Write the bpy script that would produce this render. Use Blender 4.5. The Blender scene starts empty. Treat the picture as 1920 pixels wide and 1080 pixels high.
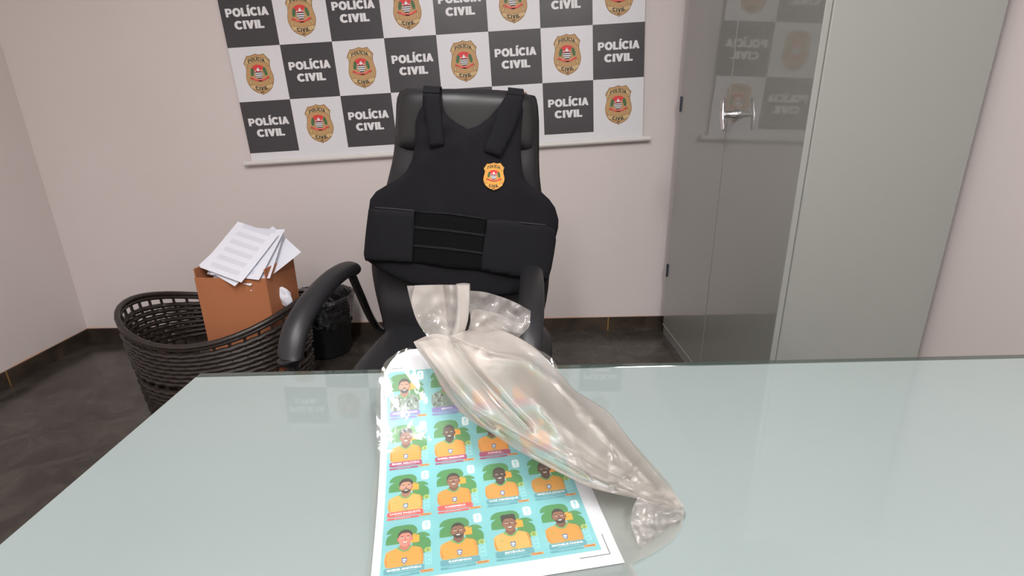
import bpy, bmesh, math, random
from mathutils import Vector, Matrix, noise
from mathutils.geometry import tessellate_polygon
random.seed(7)
scn = bpy.context.scene
C = scn.collection

# ------------------------------------------------------------------ camera, light, exposure
RIGHT = Vector((0.999722, -0.016158, -0.017164))
DOWN = Vector((-0.021424, -0.319069, -0.947489))
FWD = Vector((0.009832, 0.947594, -0.319326))
EYE = Vector((0.0, -2.6489, 1.1461))
FPX = 970.0
cam_d = bpy.data.cameras.new('camera')
cam = bpy.data.objects.new('camera', cam_d)
C.objects.link(cam)
m = Matrix((RIGHT, -DOWN, -FWD)).transposed().to_4x4()
m.translation = EYE
cam.matrix_world = m
cam_d.sensor_width = 36.0
cam_d.lens = FPX / 1920 * 36
cam_d.clip_start = 0.02
scn.camera = cam

scn.view_settings.view_transform = 'Standard'
scn.view_settings.look = 'None'
scn.view_settings.gamma = 1
scn.view_settings.use_curve_mapping = False
scn.view_settings.exposure = 0.0

w = bpy.data.worlds.new('world')
scn.world = w
w.use_nodes = True
w.node_tree.nodes['Background'].inputs[0].default_value = (0.9, 0.93, 1.0, 1)
w.node_tree.nodes['Background'].inputs[1].default_value = 0.3


def area(name, loc, size, power, col=(1, 0.97, 0.94), rot=(0, 0, 0)):
    l = bpy.data.lights.new(name, 'AREA')
    l.shape = 'RECTANGLE'
    l.size, l.size_y = size
    l.energy = power
    l.color = col
    o = bpy.data.objects.new(name, l)
    o.location = loc
    o.rotation_euler = rot
    C.objects.link(o)
    return o


LAMPS = [(-0.36, -2.55, 0.09, 1.2, 34), (-0.60, -3.8, 0.3, 1.2, 40), (0.75, -3.5, 0.3, 1.2, 56)]
for lx, ly, sx, sy, p in LAMPS:
    area('lamp_light', (lx, ly, 2.72), (sx, sy), p, (1, 0.985, 0.975))


# ------------------------------------------------------------------ helpers: camera rays -> places
def ray(px, py):
    return (RIGHT * ((px - 960) / FPX) + DOWN * ((py - 540) / FPX) + FWD)


def atY(px, py, y):
    d = ray(px, py)
    return EYE + d * ((y - EYE.y) / d.y)


def atZ(px, py, z):
    d = ray(px, py)
    return EYE + d * ((z - EYE.z) / d.z)


def atX(px, py, x):
    d = ray(px, py)
    return EYE + d * ((x - EYE.x) / d.x)


def toPX(p):
    q = Vector(p) - EYE
    z = q.dot(FWD)
    return (960 + FPX * q.dot(RIGHT) / z, 540 + FPX * q.dot(DOWN) / z)


# ------------------------------------------------------------------ materials
def lin(c):
    return tuple(((v / 255) / 12.92 if v / 255 <= 0.04045 else ((v / 255 + 0.055) / 1.055) ** 2.4) for v in c) + (1.0,)


MATS = {}


def mat(name, rgb, rough=0.5, metal=0.0, coat=0.0, spec=0.5, bump=None, vary=None, coat_rough=0.03, sheen=0.0):
    if name in MATS:
        return MATS[name]
    mt = bpy.data.materials.new(name)
    mt.use_nodes = True
    nt = mt.node_tree
    b = nt.nodes['Principled BSDF']
    b.inputs['Base Color'].default_value = lin(rgb)
    b.inputs['Roughness'].default_value = rough
    b.inputs['Metallic'].default_value = metal
    b.inputs['Coat Weight'].default_value = coat
    b.inputs['Coat Roughness'].default_value = coat_rough
    b.inputs['Specular IOR Level'].default_value = spec
    b.inputs['Sheen Weight'].default_value = sheen
    if vary or bump:
        tc = nt.nodes.new('ShaderNodeTexCoord')
    if vary:
        scale, rgb2, amt = vary
        n = nt.nodes.new('ShaderNodeTexNoise')
        n.inputs['Scale'].default_value = scale
        n.inputs['Detail'].default_value = 6
        nt.links.new(tc.outputs['Object'], n.inputs['Vector'])
        r = nt.nodes.new('ShaderNodeValToRGB')
        r.color_ramp.elements[0].position = 0.5 - amt
        r.color_ramp.elements[0].color = lin(rgb)
        r.color_ramp.elements[1].position = 0.5 + amt
        r.color_ramp.elements[1].color = lin(rgb2)
        nt.links.new(n.outputs['Fac'], r.inputs['Fac'])
        nt.links.new(r.outputs['Color'], b.inputs['Base Color'])
    if bump:
        scale, strength, dist = bump
        n = nt.nodes.new('ShaderNodeTexNoise')
        n.inputs['Scale'].default_value = scale
        n.inputs['Detail'].default_value = 5
        nt.links.new(tc.outputs['Object'], n.inputs['Vector'])
        bp = nt.nodes.new('ShaderNodeBump')
        bp.inputs['Strength'].default_value = strength
        bp.inputs['Distance'].default_value = dist
        nt.links.new(n.outputs['Fac'], bp.inputs['Height'])
        nt.links.new(bp.outputs['Normal'], b.inputs['Normal'])
    MATS[name] = mt
    return mt


def film(name, rgb, clear, rough=0.12, gloss=1.0, bump=None, soft=0.0, thin=0.0):
    """thin plastic film: part see-through, part milky, glossy by Fresnel"""
    mt = bpy.data.materials.new(name)
    mt.use_nodes = True
    nt = mt.node_tree
    nt.nodes.clear()
    N = nt.nodes.new
    out = N('ShaderNodeOutputMaterial')
    tr = N('ShaderNodeBsdfTransparent')
    tr.inputs[0].default_value = (0.97, 0.97, 0.96, 1)
    df = N('ShaderNodeBsdfDiffuse')
    df.inputs[0].default_value = lin(rgb)
    tl = N('ShaderNodeBsdfTranslucent')
    tl.inputs[0].default_value = lin(rgb)
    mx = N('ShaderNodeMixShader')
    mx.inputs[0].default_value = 0.4
    nt.links.new(df.outputs[0], mx.inputs[1])
    nt.links.new(tl.outputs[0], mx.inputs[2])
    see = tr.outputs[0]
    if soft > 0:
        rf = N('ShaderNodeBsdfRefraction')
        rf.inputs['Roughness'].default_value = 0.35
        rf.inputs['IOR'].default_value = 1.02
        rf.inputs[0].default_value = (0.98, 0.97, 0.96, 1)
        ms = N('ShaderNodeMixShader')
        ms.inputs[0].default_value = soft
        nt.links.new(tr.outputs[0], ms.inputs[1])
        nt.links.new(rf.outputs[0], ms.inputs[2])
        see = ms.outputs[0]
    m2 = N('ShaderNodeMixShader')
    m2.inputs[0].default_value = clear
    nt.links.new(mx.outputs[0], m2.inputs[1])
    nt.links.new(see, m2.inputs[2])
    if thin:
        # the film is doubled up near the neck and single further out
        at = N('ShaderNodeAttribute')
        at.attribute_name = 'single_layer'
        mr = N('ShaderNodeMath')
        mr.operation = 'MULTIPLY_ADD'
        mr.inputs[1].default_value = thin
        mr.inputs[2].default_value = clear
        nt.links.new(at.outputs['Fac'], mr.inputs[0])
        nt.links.new(mr.outputs[0], m2.inputs[0])
    gl = N('ShaderNodeBsdfGlossy')
    gl.inputs['Roughness'].default_value = rough
    fr = N('ShaderNodeFresnel')
    fr.inputs['IOR'].default_value = 1.5
    mu = N('ShaderNodeMath')
    mu.operation = 'MULTIPLY'
    mu.inputs[1].default_value = gloss
    mu.use_clamp = True
    nt.links.new(fr.outputs[0], mu.inputs[0])
    m3 = N('ShaderNodeMixShader')
    nt.links.new(mu.outputs[0], m3.inputs[0])
    nt.links.new(m2.outputs[0], m3.inputs[1])
    nt.links.new(gl.outputs[0], m3.inputs[2])
    if bump:
        tc = N('ShaderNodeTexCoord')
        n = N('ShaderNodeTexNoise')
        n.inputs['Scale'].default_value = bump[0]
        n.inputs['Detail'].default_value = 3
        n.inputs['Distortion'].default_value = 0.6
        nt.links.new(tc.outputs['Object'], n.inputs['Vector'])
        bp = N('ShaderNodeBump')
        bp.inputs['Strength'].default_value = bump[1]
        bp.inputs['Distance'].default_value = bump[2]
        nt.links.new(n.outputs['Fac'], bp.inputs['Height'])
        for s in (gl, df, tl):
            nt.links.new(bp.outputs['Normal'], s.inputs['Normal'])
        nt.links.new(bp.outputs['Normal'], fr.inputs['Normal'])
    nt.links.new(m3.outputs[0], out.inputs[0])
    return mt


# ------------------------------------------------------------------ helpers: objects
def root_loc(p):
    while p.parent:
        p = p.parent
    return Vector(p.location)


def obj(name, bm, mats, parent=None, smooth=False, label=None, cat=None, group=None, kind=None, base=None):
    """link one mesh; vertices are in world space and are moved into the root's space"""
    if not isinstance(mats, (list, tuple)):
        mats = [mats]
    off = root_loc(parent) if parent else (Vector(base) if base else Vector((0, 0, 0)))
    bmesh.ops.translate(bm, verts=bm.verts, vec=-off)
    me = bpy.data.meshes.new(name)
    bm.to_mesh(me)
    bm.free()
    for mm in mats:
        me.materials.append(mm)
    if smooth:
        me.polygons.foreach_set('use_smooth', [True] * len(me.polygons))
    o = bpy.data.objects.new(name, me)
    C.objects.link(o)
    if parent:
        o.parent = parent
    else:
        o.location = off
    for k, v in (('label', label), ('category', cat), ('group', group), ('kind', kind)):
        if v:
            o[k] = v
    return o


def thing(name, loc, label, cat, group=None):
    o = bpy.data.objects.new(name, None)
    o.empty_display_size = 0.1
    o.location = loc
    C.objects.link(o)
    o['label'] = label
    o['category'] = cat
    if group:
        o['group'] = group
    return o


def subsurf(o, lv=1):
    md = o.modifiers.new('sub', 'SUBSURF')
    md.levels = md.render_levels = lv
    return o


def autosmooth(o, deg=40):
    me = o.data
    me.polygons.foreach_set('use_smooth', [True] * len(me.polygons))
    me.set_sharp_from_angle(angle=math.radians(deg))
    return o


def box(bm, lo, hi, bevel=0.0, seg=2, mi=0, rot=None, pivot=None):
    lo, hi = Vector(lo), Vector(hi)
    r = bmesh.ops.create_cube(bm, size=1)
    vs = r['verts']
    for v in vs:
        v.co = Vector([(lo[i] + hi[i]) / 2 + v.co[i] * (hi[i] - lo[i]) for i in range(3)])
    fs = set(f for v in vs for f in v.link_faces)
    if bevel > 0:
        es = list(set(e for v in vs for e in v.link_edges))
        rr = bmesh.ops.bevel(bm, geom=es, offset=bevel, segments=seg, affect='EDGES', profile=0.5)
        fs = set(rr['faces']) | set(f for f in fs if f.is_valid)
        vs = list(set(v for f in fs for v in f.verts))
    for f in fs:
        if f.is_valid:
            f.material_index = mi
    if rot is not None:
        pv = Vector(pivot) if pivot is not None else (lo + hi) / 2
        for v in vs:
            v.co = pv + rot @ (v.co - pv)
    return vs


def catmull(pts, n, closed=False):
    pts = [Vector(p) for p in pts]
    out = []
    k = len(pts)
    segs = k if closed else k - 1
    for i in range(segs):
        if closed:
            a, b, c, d = pts[(i - 1) % k], pts[i], pts[(i + 1) % k], pts[(i + 2) % k]
        else:
            a, b, c, d = pts[max(i - 1, 0)], pts[i], pts[i + 1], pts[min(i + 2, k - 1)]
        for j in range(n):
            t = j / n
            out.append(0.5 * ((2 * b) + (c - a) * t + (2 * a - 5 * b + 4 * c - d) * t * t + (3 * b - a - 3 * c + d) * t ** 3))
    if not closed:
        out.append(pts[-1])
    return out


def tube(bm, pts, rad, seg=12, flat=1.0, up=Vector((0, 0, 1)), closed=False, mi=0, caps=True):
    """sweep an ellipse (rad across, rad*flat along 'up') along pts; rad may be a list"""
    rings = []
    n = len(pts)
    for i, p in enumerate(pts):
        a = pts[(i - 1) % n] if (closed or i > 0) else pts[i]
        b = pts[(i + 1) % n] if (closed or i < n - 1) else pts[i]
        t = (b - a).normalized()
        s = t.cross(up)
        if s.length < 1e-4:
            s = t.cross(Vector((1, 0, 0)))
        s.normalize()
        u = s.cross(t).normalized()
        r = rad[i] if isinstance(rad, (list, tuple)) else rad
        rings.append([bm.verts.new(p + s * (r * math.cos(2 * math.pi * k / seg)) + u * (r * flat * math.sin(2 * math.pi * k / seg))) for k in range(seg)])
    m_ = n if closed else n - 1
    for i in range(m_):
        A, B = rings[i], rings[(i + 1) % n]
        for k in range(seg):
            f = bm.faces.new((A[k], A[(k + 1) % seg], B[(k + 1) % seg], B[k]))
            f.material_index = mi
    if not closed and caps:
        for r_ in (rings[0], list(reversed(rings[-1]))):
            f = bm.faces.new(list(reversed(r_)))
            f.material_index = mi


def lathe(bm, prof, c, seg=40, mi=0, sx=1.0, sy=1.0):
    rings = [[bm.verts.new((c[0] + r * sx * math.cos(2 * math.pi * k / seg), c[1] + r * sy * math.sin(2 * math.pi * k / seg), c[2] + z)) for k in range(seg)] for r, z in prof]
    for A, B in zip(rings, rings[1:]):
        for k in range(seg):
            f = bm.faces.new((A[k], A[(k + 1) % seg], B[(k + 1) % seg], B[k]))
            f.material_index = mi
    return rings


def thicken(bm, t):
    """give an open surface a back face t behind it and a sharp rim"""
    bm.normal_update()
    verts, faces = bm.verts[:], bm.faces[:]
    bnd = [e for e in bm.edges if e.is_boundary]
    nv = {v: bm.verts.new(v.co - v.normal * t) for v in verts}
    rims = []
    for e in bnd:
        for lp in e.link_faces[0].loops:
            if lp.edge == e:
                rims.append((lp.vert, lp.link_loop_next.vert, e))
    for f in faces:
        q = bm.faces.new([nv[v] for v in reversed(f.verts)])
        q.material_index = f.material_index
    for a, b, e in rims:
        bm.faces.new((b, a, nv[a], nv[b]))
        e.smooth = False
        e2 = bm.edges.get((nv[a], nv[b]))
        if e2:
            e2.smooth = False


def seg_dist(p, a, b):
    ab = b - a
    t = max(0, min(1, (p - a).dot(ab) / max(ab.length_squared, 1e-12)))
    return (p - a - ab * t).length


def poly_dist(p, poly, closed=True):
    n = len(poly)
    return min(seg_dist(p, poly[i], poly[(i + 1) % n]) for i in range(n if closed else n - 1))


def slab(poly, ysurf, front, back, rnd, step=0.014, mi=0, folds=None):
    """padded panel: outline in (x, z); faces follow ysurf(x, z); puffs 'front' towards the viewer
    and 'back' away from him, rounded over a border of width rnd"""
    bm = bmesh.new()
    P = [Vector((p[0], p[1])) for p in poly]
    f = bm.faces.new([bm.verts.new((p.x, 0, p.y)) for p in P])
    x0, x1 = min(p.x for p in P), max(p.x for p in P)
    z0, z1 = min(p.y for p in P), max(p.y for p in P)
    for ax, lo, hi in ((0, x0, x1), (2, z0, z1)):
        k = lo + step
        while k < hi:
            co = [0, 0, 0]
            no = [0, 0, 0]
            co[ax] = k
            no[ax] = 1
            bmesh.ops.bisect_plane(bm, geom=bm.verts[:] + bm.edges[:] + bm.faces[:], plane_co=co, plane_no=no)
            k += step
    # an extra inner rim so that the rounding has vertices to bend
    bmesh.ops.triangulate(bm, faces=[q for q in bm.faces if len(q.verts) > 4], ngon_method='EAR_CLIP')
    bm.normal_update()
    if bm.faces and sum(q.normal.y * q.calc_area() for q in bm.faces) > 0:
        bmesh.ops.reverse_faces(bm, faces=bm.faces[:])
    d = {v: poly_dist(Vector((v.co.x, v.co.z)), P) for v in bm.verts}
    bnd = [e for e in bm.edges if e.is_boundary]
    verts = bm.verts[:]
    faces = bm.faces[:]
    bk = {v: bm.verts.new(v.co) for v in verts}
    for q in faces:
        bm.faces.new([bk[v] for v in reversed(q.verts)])
    for e in bnd:
        a, b = e.verts
        l = e.link_faces[0].loops
        for lp in l:
            if lp.edge == e:
                a, b = lp.vert, lp.link_loop_next.vert
        bm.faces.new((b, a, bk[a], bk[b]))
    for v in verts:
        t = min(d[v] / rnd, 1.0)
        g = math.sqrt(max(0.0, 1 - (1 - t) ** 2)) * 0.85 + 0.15
        y = ysurf(v.co.x, v.co.z)
        fo = folds(v.co.x, v.co.z) if folds else 0
        bk[v].co.y = y + back * g
        v.co.y = y - front * g - fo * t
    for q in bm.faces:
        q.material_index = mi
        q.smooth = True
    return bm


def on(px, py, ysurf):
    y = -1.2
    for _ in range(8):
        p = atY(px, py, y)
        y = ysurf(p.x, p.z)
    return atY(px, py, y)


# ------------------------------------------------------------------ flat printing
TEXT = {}


def text_polys(s, bold=0.0):
    """triangles of a word, laid out from x=0, cap height = 1"""
    key = (s, bold)
    if key in TEXT:
        return TEXT[key]
    cu = bpy.data.curves.new('t', 'FONT')
    cu.body = s
    cu.resolution_u = 3
    cu.offset = bold
    o = bpy.data.objects.new('t', cu)
    C.objects.link(o)
    dg = bpy.context.evaluated_depsgraph_get()
    me = bpy.data.meshes.new_from_object(o.evaluated_get(dg))
    vs = [(v.co.x, v.co.y) for v in me.vertices]
    fs = [tuple(p.vertices) for p in me.polygons]
    bpy.data.objects.remove(o)
    bpy.data.curves.remove(cu)
    bpy.data.meshes.remove(me)
    x0 = min(v[0] for v in vs)
    x1 = max(v[0] for v in vs)
    k = 1 / 0.73
    vs = [((x - x0) * k, y * k) for x, y in vs]
    TEXT[key] = (vs, fs, (x1 - x0) * k)
    return TEXT[key]


def block(ch):
    """heavy sans capitals, cap height 1: list of polygons and the advance width"""
    def arc(cx, cy, ro_x, ro_y, ri_x, ri_y, a0, a1, n=18):
        A = [math.radians(a0 + (a1 - a0) * k / n) for k in range(n + 1)]
        return [[(cx + ro_x * math.cos(a), cy + ro_y * math.sin(a)), (cx + ro_x * math.cos(b), cy + ro_y * math.sin(b)), (cx + ri_x * math.cos(b), cy + ri_y * math.sin(b)), (cx + ri_x * math.cos(a), cy + ri_y * math.sin(a))] for a, b in zip(A, A[1:])]
    R = lambda a, b, c, d: [(a, b), (c, b), (c, d), (a, d)]
    if ch == 'I':
        return [R(0, 0, .25, 1)], .25
    if ch == 'Í':
        return [R(0, 0, .25, 1), [(.02, 1.08), (.18, 1.08), (.36, 1.3), (.08, 1.3)]], .25
    if ch == 'L':
        return [R(0, 0, .25, 1), R(.25, 0, .62, .22)], .64
    if ch == 'P':
        return [R(0, 0, .25, 1), R(.25, .80, .42, 1), R(.25, .34, .42, .53)] + arc(.42, .67, .32, .33, .09, .135, -90, 90, 12), .76
    if ch == 'O':
        return arc(.45, .5, .46, .52, .2, .29, 0, 360, 28), .91
    if ch == 'C':
        return arc(.45, .5, .46, .52, .2, .29, 42, 318, 24), .84
    if ch == 'A':
        return [[(0, 0), (.26, 0), (.5, .8), (.5, 1), (.31, 1)], [(.84, 0), (.58, 0), (.36, .8), (.36, 1), (.53, 1)], R(.2, .17, .64, .36)], .84
    if ch == 'V':
        return [[(0, 1), (.27, 1), (.48, .22), (.48, 0), (.29, 0)], [(.82, 1), (.55, 1), (.34, .22), (.34, 0), (.53, 0)]], .82
    return [], .3


class Print:
    """ink layers on a flat sheet; coordinates (u, v), bent onto a surface at the end"""

    def __init__(self, eps):
        self.bm = bmesh.new()
        self.eps = eps
        self.mats = []

    def mi(self, m_):
        if m_ not in self.mats:
            self.mats.append(m_)
        return self.mats.index(m_)

    def poly(self, pts, m_, layer):
        vs = [self.bm.verts.new((p[0], p[1], layer * self.eps)) for p in pts]
        try:
            tris = tessellate_polygon([[v.co for v in vs]])
        except Exception:
            return
        i = self.mi(m_)
        for t in tris:
            a, b, c = (vs[k] for k in t)
            if ((b.co - a.co).cross(c.co - a.co)).z < 0:
                b, c = c, b
            try:
                f = self.bm.faces.new((a, b, c))
                f.material_index = i
            except ValueError:
                pass

    def rect(self, x0, y0, x1, y1, m_, layer):
        self.poly([(x0, y0), (x1, y0), (x1, y1), (x0, y1)], m_, layer)

    def ell(self, cx, cy, rx, ry, m_, layer, n=20, rot=0.0, a0=0.0, a1=2 * math.pi):
        pts = []
        full = abs(a1 - a0 - 2 * math.pi) < 1e-6
        for k in range(n if full else n + 1):
            a = a0 + (a1 - a0) * k / n
            x, y = rx * math.cos(a), ry * math.sin(a)
            pts.append((cx + x * math.cos(rot) - y * math.sin(rot), cy + x * math.sin(rot) + y * math.cos(rot)))
        self.poly(pts, m_, layer)

    def rrect(self, x0, y0, x1, y1, r, m_, layer, corners=(1, 1, 1, 1)):
        pts = []
        for (cx, cy, a), on_ in zip(((x0 + r, y0 + r, 180), (x1 - r, y0 + r, 270), (x1 - r, y1 - r, 0), (x0 + r, y1 - r, 90)), corners):
            if on_:
                for k in range(6):
                    t = math.radians(a + 18 * k)
                    pts.append((cx + r * math.cos(t), cy + r * math.sin(t)))
            else:
                t = math.radians(a + 45)
                pts.append((cx + r * (1 if math.cos(t) > 0 else -1), cy + r * (1 if math.sin(t) > 0 else -1)))
        self.poly(pts, m_, layer)

    def line(self, pts, wd, m_, layer):
        for a, b in zip(pts, pts[1:]):
            a, b = Vector(a), Vector(b)
            d = (b - a)
            if d.length < 1e-9:
                continue
            n = Vector((-d.y, d.x)).normalized() * wd / 2
            self.poly([a + n, a - n, b - n, b + n], m_, layer)

    def block_text(self, s, cx, cy, h, width, m_, layer, bold=0.025, arc=0.0):
        gap = 0.09
        tot = sum(block(c)[1] + gap for c in s) - gap
        k = width / tot
        x = cx - width / 2
        for c in s:
            ps, adv = block(c)
            nq = 0
            for q, p in enumerate(ps):
                for ox, oy in ((-bold, -bold), (bold, bold), (-bold, bold), (bold, -bold)):
                    P_ = []
                    for a, b in p:
                        X = x + (a + ox) * k
                        P_.append((X, cy + (b + oy * .6) * h + arc * (1 - ((X - cx) / (width / 2)) ** 2)))
                    nq += 1
                    self.poly(P_, m_, layer + 0.015 * nq)
            x += (adv + gap) * k

    def text(self, s, cx, cy, h, m_, layer, bold=0.0, width=None, arc=None, shear=0.0):
        """centred on cx, baseline cy, cap height h; squeezed to width; arc = rise at the middle"""
        vs, fs, w_ = text_polys(s, bold)
        kx = (width / w_) if width else h
        i = self.mi(m_)
        nv = []
        for x, y in vs:
            X = (x - w_ / 2) * kx
            Y = y * h
            if arc:
                t = X / (w_ * kx / 2)
                Y += arc * (1 - t * t)
            nv.append(self.bm.verts.new((cx + X + shear * Y, cy + Y, layer * self.eps)))
        for f_ in fs:
            try:
                q = self.bm.faces.new([nv[k] for k in f_])
                q.material_index = i
                q.normal_update()
                if q.normal.z < 0:
                    q.normal_flip()
            except ValueError:
                pass


def badge(P, cx, cy, h, L, cloth=False):
    """gold police shield, h tall; coordinates read off a 982 x 1080 drawing"""
    k = h / 770.0
    gold, pale, edge = (patch_gold, patch_pale, gold_dark) if cloth else (gold_mid, gold_pale, gold_dark)

    def T(pts):
        return [(cx + (x - 520) * k, cy - (y - 617) * k) for x, y in pts]
    out = [(510, 228), (560, 246), (600, 252), (645, 242), (680, 236), (712, 275), (745, 318), (787, 362), (770, 410), (762, 470), (772, 545), (790, 610), (799, 670), (792, 740), (765, 810), (725, 880), (670, 930), (600, 968), (555, 980), (525, 1002), (495, 980), (440, 962), (375, 930), (320, 885), (280, 825), (253, 750), (245, 680), (255, 610), (272, 545), (280, 480), (270, 440), (248, 402), (275, 350), (310, 300), (335, 262), (380, 264), (430, 256), (470, 246)]
    P.poly(T(out), edge, L)
    c = Vector((520, 617))
    P.poly(T([tuple(c + (Vector(p) - c) * 0.965) for p in out]), gold, L + 1)
    # upper scroll
    top = [(300 + 43 * i, 335 - 45 * math.sin(math.pi * i / 10)) for i in range(11)]
    bot = [(730 - 43 * i, 425 - 50 * math.sin(math.pi * i / 10)) for i in range(11)]
    P.poly(T(top + bot), edge, L + 2)
    P.poly(T([(x, y + 7) for x, y in top] + [(x, y - 7) for x, y in bot]), pale, L + 3)
    P.poly(T([(300, 335), (262, 400), (285, 500), (330, 450), (300, 425)]), edge, L + 2)
    P.poly(T([(296, 352), (270, 402), (290, 480), (318, 446), (296, 425)]), pale, L + 3)
    P.poly(T([(730, 335), (775, 380), (748, 475), (700, 445), (730, 425)]), edge, L + 2)
    P.poly(T([(736, 352), (762, 384), (744, 458), (712, 440), (736, 420)]), pale, L + 3)
    P.block_text('POLÍCIA', cx + (515 - 520) * k, cy - (402 - 617) * k, 62 * k, 335 * k, ink_black, L + 4, bold=0.0, arc=42 * k)
    # leaves
    for sx in (-1, 1):
        P.ell(cx + sx * 128 * k, cy - (560 - 617) * k, 34 * k, 84 * k, leaf_green, L + 2, rot=sx * 0.22)
        P.line([(cx + sx * 150 * k, cy - (500 - 617) * k), (cx + sx * 105 * k, cy - (640 - 617) * k)], 8 * k, edge, L + 3)
    # coat of arms
    P.poly(T([(385, 485), (440, 445), (515, 430), (590, 445), (640, 480), (600, 500), (592, 560), (592, 640), (560, 672), (515, 690), (470, 672), (438, 640), (432, 560), (425, 500)]), arms_red, L + 3)
    P.poly(T([(438, 565), (590, 565), (590, 640), (560, 672), (515, 692), (470, 672), (438, 640)]), white_ink, L + 4)
    for y0, y1, a, b in ((565, 580, 438, 590), (600, 615, 438, 590), (638, 652, 440, 588), (672, 690, 472, 558)):
        P.poly(T([(a, y0), (b, y0), (b, y1), (a, y1)]), ink_black, L + 5)
    P.ell(cx - 5 * k, cy - (530 - 617) * k, 34 * k, 24 * k, white_ink, L + 4, n=12)
    P.ell(cx - 5 * k, cy - (500 - 617) * k, 14 * k, 14 * k, white_ink, L + 4, n=8)
    P.ell(cx - 68 * k, cy - (548 - 617) * k, 13 * k, 13 * k, white_ink, L + 4, n=8)
    P.ell(cx + 52 * k, cy - (548 - 617) * k, 13 * k, 13 * k, white_ink, L + 4, n=8)
    # red ribbon
    up = [(335 + 37 * i, 650 + 58 * math.sin(math.pi * i / 10)) for i in range(11)]
    dn = [(705 - 37 * i, 682 + 62 * math.sin(math.pi * i / 10)) for i in range(11)]
    P.poly(T(up + dn), arms_red, L + 6)
    P.text('SÃO PAULO', cx, cy - (700 - 617) * k, 26 * k, ribbon_pink, L + 7, bold=0.02, width=230 * k, arc=-26 * k)
    P.poly(T([(480, 728), (560, 728), (556, 746), (486, 746)]), edge, L + 6)
    # lower scroll
    up = [(312 + 43 * i, 790 + 34 * math.sin(math.pi * i / 10)) for i in range(11)]
    dn = [(742 - 43 * i, 870 + 48 * math.sin(math.pi * i / 10)) for i in range(11)]
    P.poly(T(up + dn), edge, L + 2)
    P.poly(T([(x, y + 7) for x, y in up] + [(x, y - 7) for x, y in dn]), pale, L + 3)
    for sx in (-1, 1):
        P.poly([(cx + sx * dx * k, cy - (y - 617) * k) for dx, y in ((208, 790), (235, 800), (190, 665), (165, 720), (178, 780))], edge, L + 2)
        P.poly([(cx + sx * dx * k, cy - (y - 617) * k) for dx, y in ((206, 782), (222, 785), (190, 690), (174, 722), (186, 776))], pale, L + 3)
    P.block_text('CIVIL', cx, cy - (890 - 617) * k, 66 * k, 250 * k, ink_black, L + 4, bold=0.0, arc=-22 * k)
    P.text('SP', cx, cy - (962 - 617) * k, 32 * k, ink_black, L + 4, bold=0.02, width=64 * k)


# ------------------------------------------------------------------ materials used in print
ink_black = mat('ink_black', (40, 36, 34), 0.5)
white_ink = mat('white_ink', (236, 236, 238), 0.5)
gold_mid = mat('badge_gold', (196, 155, 104), 0.5)
gold_pale = mat('badge_pale_gold', (212, 183, 132), 0.5)
gold_dark = mat('badge_gold_outline', (140, 104, 62), 0.5)
patch_gold = mat('patch_gold', (235, 165, 72), 0.6)
patch_pale = mat('patch_pale_gold', (240, 178, 88), 0.6)
leaf_green = mat('crest_green', (52, 110, 72), 0.5)
arms_red = mat('crest_red', (222, 62, 62), 0.5)
ribbon_pink = mat('ribbon_pink', (245, 150, 145), 0.5)

# ================================================================== THE ROOM
XL, XR, YB, ZC = -2.3, 1.34, -4.9, 2.8
wall_m = mat('painted_wall', (216, 206, 203), 0.6, bump=(60, 0.08, 0.003), vary=(1.3, (223, 214, 212), 0.3))
nt = wall_m.node_tree
# peach grime line where the paint meets the skirting tiles, plus faint vertical drips
tc = nt.nodes.new('ShaderNodeTexCoord')
sp = nt.nodes.new('ShaderNodeSeparateXYZ')
nt.links.new(tc.outputs['Object'], sp.inputs[0])
nz = nt.nodes.new('ShaderNodeTexNoise')
nz.inputs['Scale'].default_value = 9
nt.links.new(tc.outputs['Object'], nz.inputs['Vector'])
ma = nt.nodes.new('ShaderNodeMath')
ma.operation = 'MULTIPLY_ADD'
ma.inputs[1].default_value = 0.02
nt.links.new(nz.outputs['Fac'], ma.inputs[0])
ma.inputs[2].default_value = 0.072
cmp_ = nt.nodes.new('ShaderNodeMapRange')
cmp_.inputs['From Min'].default_value = 0.0
cmp_.inputs['From Max'].default_value = 0.012
cmp_.inputs['To Min'].default_value = 0.0
cmp_.inputs['To Max'].default_value = 1.0
sb = nt.nodes.new('ShaderNodeMath')
sb.operation = 'SUBTRACT'
nt.links.new(ma.outputs[0], sb.inputs[0])
nt.links.new(sp.outputs['Z'], sb.inputs[1])
nt.links.new(sb.outputs[0], cmp_.inputs['Value'])
mixc = nt.nodes.new('ShaderNodeMix')
mixc.data_type = 'RGBA'
prev = nt.nodes['Principled BSDF'].inputs['Base Color'].links[0].from_socket
nt.links.new(cmp_.outputs[0], mixc.inputs['Factor'])
nt.links.new(prev, mixc.inputs[6])
mixc.inputs[7].default_value = lin((238, 190, 160))
nt.links.new(mixc.outputs[2], nt.nodes['Principled BSDF'].inputs['Base Color'])

ceil_m = mat('ceiling_paint', (226, 224, 220), 0.7, vary=(2, (230, 228, 224), 0.3))


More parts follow.
